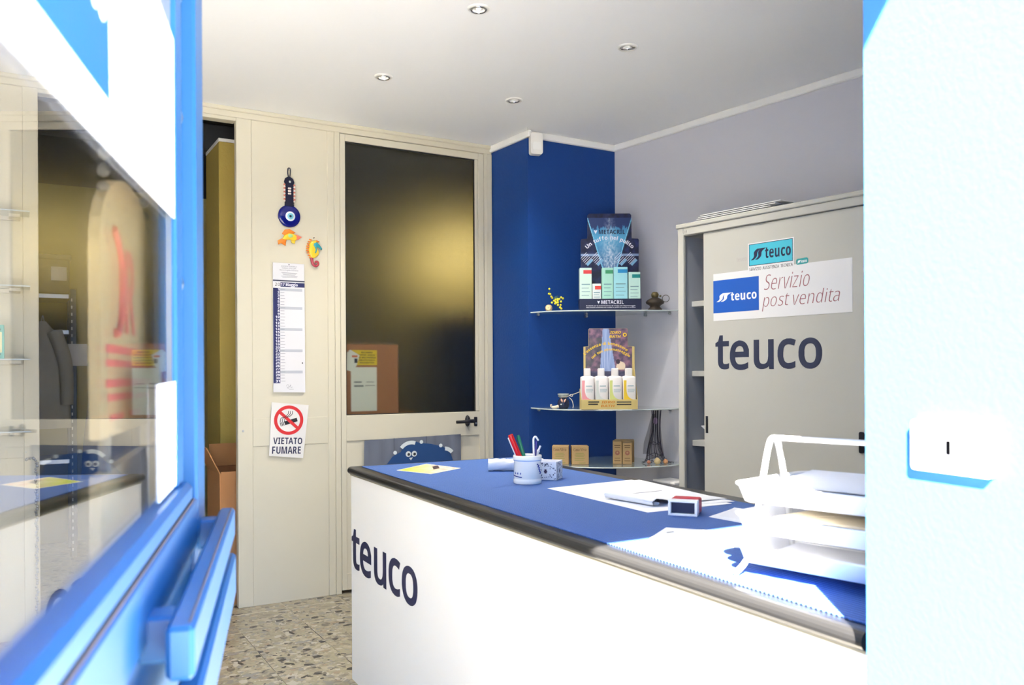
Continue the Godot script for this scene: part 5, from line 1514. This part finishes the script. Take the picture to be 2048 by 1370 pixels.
# ---------------------------------------------------------------- things on the partition and walls
func build_wall_things() -> void:
	# alarm sensor on the edge of the blue pier
	var s := thing("motion_sensor", "white alarm motion sensor under the ceiling on the blue pier", "sensor", Vector3(2.80, 2.69, -4.44), CORNER_TURN + 0.25)
	part(s, "case", plate(round_rect(0.078, 0.132, 0.016, 6, 0.0, 0.066), -0.02, 0.028), M("sensor_white", C(234, 232, 226), 0.4))
	part(s, "lens", plate(round_rect(0.052, 0.05, 0.008, 5, 0.0, 0.05), 0.028, 0.032), M("sensor_lens", C(244, 244, 240), 0.25))
	part(s, "bracket", span_box(Vector3(-0.02, 0.11, -0.05), Vector3(0.02, 0.15, -0.015), 0.003), M("sensor_white"))
	part(s, "wire", tube(curve([Vector3(-0.03, 0.13, -0.01), Vector3(-0.05, 0.145, 0.01), Vector3(-0.07, 0.155, 0.05)], 5), 0.002, 6), M("sensor_white"))
	# evil eye hanger
	var z := -4.9
	var e := thing("evil_eye", "dark blue glass eye amulet on a braided hanger", "ornament", Vector3(1.38, 2.19, z))
	part(e, "glass_disc", lathe([Vector2(0, 0), Vector2(0.06, 0), Vector2(0.066, 0.004), Vector2(0.064, 0.009), Vector2(0.05, 0.012), Vector2(0, 0.013)], 40), M("cobalt", C(14, 20, 112), 0.06), Vector3(0, 0.065, 0), Vector3(PI / 2, 0, 0))
	for r: Array in [[0.0285, 0.0132, C(226, 236, 240), "eye_white"], [0.019, 0.0145, C(120, 196, 216), "eye_iris"], [0.0075, 0.0158, C(12, 20, 60), "eye_pupil"]]:
		part(e, r[3], lathe([Vector2(0, 0.0), Vector2(r[0], 0.0), Vector2(r[0] * 0.9, 0.0016), Vector2(0, 0.002)], 32), M(r[3], r[2], 0.1), Vector3(0.004, 0.064, r[1] - 0.0005), Vector3(PI / 2, 0, 0))
	part(e, "braid", span_box(Vector3(-0.022, 0.12, 0.002), Vector3(0.022, 0.265, 0.012), 0.004), M("braid_navy", C(24, 26, 52), 0.9))
	var kn := S()
	for k in 12:
		for sd: int in [-1, 1]:
			add_lathe(kn, [Vector2(0, -0.006), Vector2(0.006, 0), Vector2(0, 0.006)], 8, Vector3(sd * 0.024, 0.128 + k * 0.011, 0.008))
	part(e, "braid_knots", done(kn), M("braid_navy"))
	part(e, "top_knot", lathe([Vector2(0, 0), Vector2(0.026, 0.004), Vector2(0.031, 0.02), Vector2(0.024, 0.04), Vector2(0.008, 0.05), Vector2(0, 0.05)], 16), M("braid_navy"), Vector3(0, 0.245, 0.006)).scale = Vector3(1, 1, 0.3)
	part(e, "small_eye", lathe([Vector2(0, 0), Vector2(0.008, 0), Vector2(0, 0.004)], 16), M("eye_white"), Vector3(0.002, 0.265, 0.014), Vector3(PI / 2, 0, 0))
	var beads := [M("bead_white", C(236, 226, 216), 0.4), M("bead_coral", C(214, 130, 110), 0.4)]
	var bm := SphereMesh.new()
	bm.radius = 0.006
	bm.height = 0.012
	bm.radial_segments = 10
	bm.rings = 6
	for k in 10:
		for sd: int in [-1, 1]:
			part(e, "bead", bm, beads[k % 2], Vector3(sd * 0.029, 0.152 + k * 0.0105, 0.012))
	for k in 3:
		for sd: int in [-1, 1]:
			part(e, "bead", bm, beads[0], Vector3(sd * 0.004, 0.196 + k * 0.015, 0.013))
	part(e, "hanging_loop", tube(curve([Vector3(-0.003, 0.288, 0.006), Vector3(-0.008, 0.32, 0.006), Vector3(-0.006, 0.344, 0.006), Vector3(0.005, 0.344, 0.006), Vector3(0.007, 0.32, 0.006), Vector3(0.003, 0.288, 0.006)], 6), 0.003, 6), M("braid_navy"))
	part(e, "hook", tube([Vector3(0, 0.338, -0.002), Vector3(0, 0.338, 0.014)], 0.003, 8), M("steel"))
	# ceramic fish
	var f := thing("ceramic_fish", "orange and yellow ceramic fish below the eye amulet", "ornament", Vector3(1.382, 2.13, z))
	var fb := PackedVector2Array([Vector2(-0.045, -0.012), Vector2(-0.03, 0.012), Vector2(-0.005, 0.026), Vector2(0.02, 0.024), Vector2(0.045, 0.012), Vector2(0.068, 0.008), Vector2(0.055, -0.004), Vector2(0.03, -0.018), Vector2(0.005, -0.012), Vector2(-0.02, -0.014)])
	relief(f, "body", fb, 0.012, M("fish_yellow", C(232, 196, 52), 0.25))
	relief(f, "dorsal_fin", PackedVector2Array([Vector2(-0.045, 0.022), Vector2(-0.028, 0.045), Vector2(0.0, 0.05), Vector2(0.035, 0.032), Vector2(0.02, 0.022), Vector2(-0.005, 0.025), Vector2(-0.03, 0.01)]), 0.008, M("fish_orange", C(232, 132, 44), 0.25))
	relief(f, "tail", PackedVector2Array([Vector2(-0.04, -0.004), Vector2(-0.07, -0.022), Vector2(-0.066, -0.045), Vector2(-0.05, -0.036), Vector2(-0.024, -0.05), Vector2(-0.022, -0.028), Vector2(-0.018, -0.012)]), 0.008, M("fish_orange"))
	relief(f, "lower_fin", PackedVector2Array([Vector2(0.008, -0.012), Vector2(0.012, -0.03), Vector2(0.03, -0.034), Vector2(0.034, -0.014)]), 0.008, M("fish_yellow"))
	relief(f, "head", PackedVector2Array([Vector2(0.036, 0.02), Vector2(0.072, 0.008), Vector2(0.052, -0.008), Vector2(0.038, -0.012)]), 0.014, M("fish_coral", C(236, 120, 92), 0.25))
	relief(f, "green_patch", PackedVector2Array([Vector2(-0.014, 0.012), Vector2(-0.004, 0.022), Vector2(0.016, 0.02), Vector2(0.02, 0.004), Vector2(0.004, -0.004), Vector2(-0.01, 0.0)]), 0.0135, M("fish_green", C(160, 206, 140), 0.25))
	# ceramic seahorse
	var h := thing("ceramic_seahorse", "colourful ceramic seahorse with curled red tail", "ornament", Vector3(1.53, 2.055, z))
	var hb := [Vector2(0.006, 0.07), Vector2(-0.016, 0.066), Vector2(-0.032, 0.05), Vector2(-0.03, 0.03), Vector2(-0.036, 0.012), Vector2(-0.032, -0.014), Vector2(-0.026, -0.036), Vector2(-0.012, -0.04), Vector2(0.008, -0.03), Vector2(0.024, -0.016), Vector2(0.026, 0.006), Vector2(0.014, 0.026), Vector2(0.022, 0.056)]
	relief(h, "body", PackedVector2Array(hb), 0.012, M("fish_yellow"))
	var bk := S()
	for k in 9:
		var t := k / 8.0
		var c := Vector3(-0.02 - 0.018 * sin(t * PI), 0.068 - 0.1 * t, 0.006)
		add_tube(bk, [c, c + Vector3(-0.014, 0.006 - 0.01 * t, 0.002)], 0.006, 8, 0.003)
	part(h, "back_spines", done(bk), M("fish_orange"))
	relief(h, "head", PackedVector2Array([Vector2(-0.008, 0.052), Vector2(0.012, 0.06), Vector2(0.028, 0.046), Vector2(0.046, 0.022), Vector2(0.042, 0.014), Vector2(0.022, 0.03), Vector2(0.004, 0.024), Vector2(-0.01, 0.036)]), 0.016, M("glaze_teal", C(46, 150, 164), 0.2))
	part(h, "neck_line", tube(curve([Vector3(0.0, 0.03, 0.014), Vector3(0.008, 0.014, 0.014), Vector3(0.002, -0.006, 0.014)], 5), 0.004, 8), M("glaze_teal"))
	part(h, "tail", tube(curve([Vector3(-0.018, -0.036, 0.007), Vector3(-0.016, -0.056, 0.007), Vector3(-0.008, -0.076, 0.007), Vector3(0.008, -0.083, 0.007), Vector3(0.02, -0.072, 0.007), Vector3(0.018, -0.058, 0.007), Vector3(0.006, -0.056, 0.007), Vector3(0.003, -0.066, 0.007)], 5), 0.009, 10, 0.005), M("glaze_wine", C(170, 60, 72), 0.25))
	part(h, "crest", tube([Vector3(0.008, 0.066, 0.007), Vector3(0.028, 0.062, 0.009)], 0.006, 8, 0.003), M("fish_orange"))
	part(h, "nail", cyl(0.0035, 0.012, 10), M("ink"), Vector3(-0.004, 0.084, 0), Vector3(PI / 2, 0, 0))
	build_calendar()
	build_no_smoking()
	build_cloth()

func relief(parent: Node, called: String, poly: PackedVector2Array, t: float, m: Material) -> void:
	# a plate with a softly domed front: the outline shrinks as it rises
	if Geometry2D.is_polygon_clockwise(poly):
		poly.reverse()
	var st := S()
	st.set_smooth_group(1)
	var c := Vector2.ZERO
	for p in poly:
		c += p
	c /= poly.size()
	var rings := [[1.0, 0.0], [1.0, t * 0.5], [0.9, t * 0.82], [0.7, t * 0.96], [0.0, t]]
	for i in rings.size() - 1:
		for j in poly.size():
			var a := poly[j]
			var b := poly[(j + 1) % poly.size()]
			var f0: float = rings[i][0]
			var f1: float = rings[i + 1][0]
			var a0 := c.lerp(a, f0)
			var b0 := c.lerp(b, f0)
			var a1 := c.lerp(a, f1)
			var b1 := c.lerp(b, f1)
			var nn := Vector3(b.y - a.y, a.x - b.x, 0).normalized() * (1.0 if i == 0 else 0.2) + Vector3.BACK * (0.0 if i == 0 else 1.0)
			quad(st, Vector3(a0.x, a0.y, rings[i][1]), Vector3(b0.x, b0.y, rings[i][1]), Vector3(b1.x, b1.y, rings[i + 1][1]), Vector3(a1.x, a1.y, rings[i + 1][1]), nn)
	part(parent, called, done(st), m)

func build_calendar() -> void:
	var c := thing("wall_calendar", "tall narrow wall calendar with navy number column", "calendar", Vector3(1.282, 1.222, -4.9))
	var nv := M("calendar_navy", C(28, 34, 88), 0.6)
	var pw := M("calendar_paper", C(212, 212, 216), 0.7)
	part(c, "page", plate(PackedVector2Array([Vector2(0, 0.004), Vector2(0.187, 0), Vector2(0.186, 0.66), Vector2(0, 0.66)]), 0.001, 0.006), pw, Vector3(0, 0, 0), Vector3(0, 0, 0))
	part(c, "header_card", span_box(Vector3(0, 0.655, 0.001), Vector3(0.185, 0.757, 0.007), 0.001), pw)
	part(c, "binding", span_box(Vector3(0.0, 0.65, 0.002), Vector3(0.186, 0.657, 0.009), 0.001), M("calendar_binding", C(54, 60, 84), 0.5))
	part(c, "nail", cyl(0.003, 0.01, 10), M("ink"), Vector3(0.094, 0.748, 0), Vector3(PI / 2, 0, 0))
	part(c, "month_band", span_box(Vector3(0.044, 0.618, 0.006), Vector3(0.186, 0.644, 0.0065), 0.0), nv)
	part(c, "number_column", span_box(Vector3(0.001, 0.056, 0.006), Vector3(0.04, 0.61, 0.0065), 0.0), nv)
	letters(c, "20", "sans", M("ink"), Vector2(0.012, 0.621), Vector2(0.041, 0.64), 0.006)
	letters(c, "17 Maggio", "bold", M("print_white"), Vector2(0.046, 0.618), Vector2(0.145, 0.641), 0.0065)
	var rows := []
	for k in 31:
		var y := 0.602 - k * 0.0178
		letters(c, str(k + 1), "bold", M("print_white"), Vector2(0.0265 if k < 9 else 0.014, y - 0.0065), Vector2(0.0375, y + 0.0065), 0.0065, 0.0, HORIZONTAL_ALIGNMENT_RIGHT, 0.0, "numeral")
		rows.append([0.043, 0.066 if k % 3 else 0.07, y, 0.0022])
		if k % 7 == 0 or k % 7 == 6 and k == 6:
			pass
		if k in [0, 6, 13, 20, 27]:
			part(c, "sunday_stripe", span_box(Vector3(0.041, y - 0.0085, 0.006), Vector3(0.172, y + 0.0075, 0.0063), 0.0), M("calendar_stripe", C(176, 180, 190), 0.7))
	bars(c, M("ink_soft"), rows, 0.0065, "saint_names")
	letters(c, "AGENZIA GENERALE\nTORINO OFFICINA\nMarco Angela Solimene", "sans", M("ink_soft"), Vector2(0.04, 0.71), Vector2(0.148, 0.742), 0.007, 0.0, HORIZONTAL_ALIGNMENT_CENTER)
	bars(c, M("ink_soft"), [[0.05, 0.142, 0.7, 0.002], [0.055, 0.135, 0.694, 0.002], [0.06, 0.13, 0.688, 0.002], [0.048, 0.144, 0.68, 0.002], [0.055, 0.14, 0.674, 0.002]], 0.0072)
	part(c, "window_marker", span_box(Vector3(0.168, 0.17, 0.006), Vector3(0.174, 0.177, 0.0066), 0.0), M("ink"))
	part(c, "signature", tube(curve([Vector3(0.075, 0.038, 0.0066), Vector3(0.082, 0.048, 0.0066), Vector3(0.09, 0.04, 0.0066), Vector3(0.088, 0.026, 0.0066), Vector3(0.08, 0.03, 0.0066), Vector3(0.094, 0.036, 0.0066), Vector3(0.1, 0.046, 0.0066), Vector3(0.102, 0.03, 0.0066), Vector3(0.112, 0.034, 0.0066)], 5), 0.0008, 5), M("ink_soft"))
	bars(c, M("ink_soft"), [[0.09, 0.118, 0.02, 0.0015]], 0.0066)

func build_no_smoking() -> void:
	var s := thing("no_smoking_sign", "white no smoking sign with red crossed circle", "sign", Vector3(1.254, 0.843, -4.9), 0.0)
	s.rotation.z = -0.05
	part(s, "panel", plate(PackedVector2Array([Vector2(0.0, 0.016), Vector2(0.2, 0.002), Vector2(0.22, 0.315), Vector2(0.002, 0.326)]), 0.001, 0.006), M("sign_white", C(220, 218, 215), 0.5))
	var c := Vector3(0.105, 0.224, 0)
	part(s, "prohibition_ring", ring_mesh(0.067, 0.086, 0.006, 0.0068, 48), M("sign_red"), c)
	part(s, "prohibition_bar", span_box(Vector3(-0.07, -0.009, 0.0066), Vector3(0.07, 0.009, 0.0073), 0.0), M("sign_red"), c, Vector3(0, 0, -0.7))
	var bk := M("sign_black", C(28, 28, 34), 0.6)
	var cg := part(s, "cigarette", span_box(Vector3(-0.022, -0.011, 0.006), Vector3(0.054, 0.011, 0.0066), 0.0), bk, c + Vector3(-0.002, -0.012, 0), Vector3(0, 0, 0.32))
	for k in 3:
		part(cg, "ash_line", span_box(Vector3(-0.048 + k * 0.0085, -0.011, 0.006), Vector3(-0.044 + k * 0.0085, 0.011, 0.0066), 0.0), bk)
	for k in 3:
		var x := -0.05 + k * 0.012
		part(s, "smoke_line", tube(curve([Vector3(x, -0.014, 0.0062), Vector3(x + 0.004, 0.01, 0.0062), Vector3(x + 0.03, 0.022, 0.0062), Vector3(x + 0.044, 0.036, 0.0062), Vector3(x + 0.046, 0.054, 0.0062)], 5), 0.0018, 6), bk, c)
	letters(s, "VIETATO", "bold", M("vinyl_navy"), Vector2(0.02, 0.084), Vector2(0.19, 0.122), 0.006)
	letters(s, "FUMARE", "bold", M("vinyl_navy"), Vector2(0.016, 0.028), Vector2(0.184, 0.07), 0.006)

func build_cloth() -> void:
	var o := thing("grey_cloth", "grey cloth with blue creature print hung over the inner door's lower panel", "cloth", Vector3(1.83, 0.0, -4.895))
	var st := S()
	st.set_smooth_group(1)
	var nx := 40
	var ny := 10
	var g := func(i: int, j: int, e: int) -> Vector3:
		var f := i / float(nx)
		var v := j / float(ny)
		return Vector3(0.662 * f - 0.01 * v * (1 - f), 0.922 + 0.012 * f - 0.55 * v, 0.008 + 0.006 * sin(f * 21.0) * (0.3 + v) + 0.004 * sin(f * 47.0 + 1.0) + 0.003 * e)
	for i in nx:
		for j in ny:
			for e in 2:
				quad(st, g.call(i, j, e), g.call(i + 1, j, e), g.call(i + 1, j + 1, e), g.call(i, j + 1, e), Vector3(0, 0, 1 if e else -1))
	part(o, "fabric", done(st), M("cloth_grey", C(104, 110, 124), 0.95))
	part(o, "pocket_seam", span_box(Vector3(0.19, 0.5, 0.02), Vector3(0.1925, 0.93, 0.0225), 0.001), M("cloth_seam", C(80, 88, 102), 0.95))
	part(o, "pocket_seam", span_box(Vector3(0.41, 0.5, 0.02), Vector3(0.4125, 0.932, 0.0225), 0.001), M("cloth_seam"))
	var body := PackedVector2Array([Vector2(0.12, 0.6), Vector2(0.135, 0.76), Vector2(0.18, 0.815), Vector2(0.235, 0.84), Vector2(0.265, 0.895), Vector2(0.32, 0.905), Vector2(0.37, 0.89), Vector2(0.44, 0.882), Vector2(0.52, 0.862), Vector2(0.575, 0.83), Vector2(0.6, 0.76), Vector2(0.6, 0.6)])
	part(o, "blue_figure", plate(body, 0.021, 0.024), M("figure_blue", C(28, 66, 118), 0.9))
	part(o, "white_patch", ring_mesh(0.075, 0.098, 0.024, 0.0255, 14, 1.25, 2.45), M("figure_white", C(206, 214, 216), 0.9), Vector3(0.305, 0.81, 0))
	part(o, "white_patch", ring_mesh(0.06, 0.085, 0.024, 0.0255, 10, 0.7, 1.5), M("figure_white"), Vector3(0.535, 0.775, 0))
	for p: Vector2 in [Vector2(0.196, 0.838), Vector2(0.375, 0.897), Vector2(0.51, 0.868)]:
		part(o, "light_spot", plate(disc(0.012, 12, p.x, p.y), 0.024, 0.0255), M("figure_white"))
	for x: float in [0.285, 0.325]:
		part(o, "eye", plate(disc(0.018, 16, x, 0.825), 0.0245, 0.0265), M("figure_white"))
		part(o, "pupil", plate(disc(0.009, 12, x + 0.002, 0.823), 0.0265, 0.0275), M("ink"))
	part(o, "beak", plate(PackedVector2Array([Vector2(0.29, 0.8), Vector2(0.315, 0.803), Vector2(0.302, 0.785)]), 0.0245, 0.026), M("figure_white"))

# ---------------------------------------------------------------- glass shelves left of the doorway
func build_left_display() -> void:
	var ys := [2.135, 1.77, 1.412, 1.06]
	for k in 4:
		var s := thing("wall_shelf", ["top", "second", "third", "bottom"][k] + " glass shelf on the cream panel left of the doorway", "shelf", Vector3(-0.75, ys[k], -4.9), 0.0, "glass shelves on the cream panel")
		part(s, "glass", span_box(Vector3(0, -0.006, 0.004), Vector3(0.81, 0, 0.17), 0.001), M("shelf_glass"))
		part(s, "polished_edge", span_box(Vector3(0, -0.006, 0.17), Vector3(0.81, 0.0, 0.173), 0.0005), M("shelf_edge"))
		part(s, "rail", span_box(Vector3(0.02, -0.028, 0.0), Vector3(0.77, -0.006, 0.012), 0.002), M("rail_pale", C(206, 200, 184), 0.4))
		for x: float in [0.1, 0.72]:
			part(s, "bracket", span_box(Vector3(x, -0.024, 0.0), Vector3(x + 0.05, -0.006, 0.1), 0.002), M("rail_pale"))
	var b := thing("teal_carton", "teal carton with cream panel on the third wall shelf", "carton", Vector3(-0.135, 1.4125, -4.83))
	part(b, "body", span_box(Vector3(0, 0, 0), Vector3(0.085, 0.165, 0.06), 0.002), M("teal_box", C(90, 180, 170), 0.4))
	part(b, "cream_panel", span_box(Vector3(0.012, 0.03, 0.06), Vector3(0.075, 0.13, 0.0606), 0.0), M("cream_print", C(238, 226, 180), 0.6))
	bars(b, M("ink"), [[0.02, 0.07, 0.142, 0.01], [0.02, 0.07, 0.022, 0.008]], 0.0605)
	# bead chain hanging at the doorway's left jamb
	var ch := thing("bead_chain", "silver bead chain hanging beside the doorway's left jamb", "chain", Vector3(0.085, 0, -4.885))
	var st := S()
	for k in 64:
		var p := Vector3(0.012 * sin(k * 1.7) * 0.3, 0.06 + k * 0.0145, 0)
		if k > 58:
			p += Vector3(-0.009 * (k - 58), -0.006 * pow(k - 58, 1.5), 0)
		add_lathe(st, [Vector2(0, -0.008), Vector2(0.006, -0.004), Vector2(0.007, 0), Vector2(0.006, 0.004), Vector2(0, 0.008)], 8, p)
	part(ch, "beads", done(st), M("steel"))
	part(ch, "hook", tube([Vector3(-0.045, 0.945, -0.015), Vector3(-0.045, 0.945, 0.006)], 0.003, 8), M("steel"))
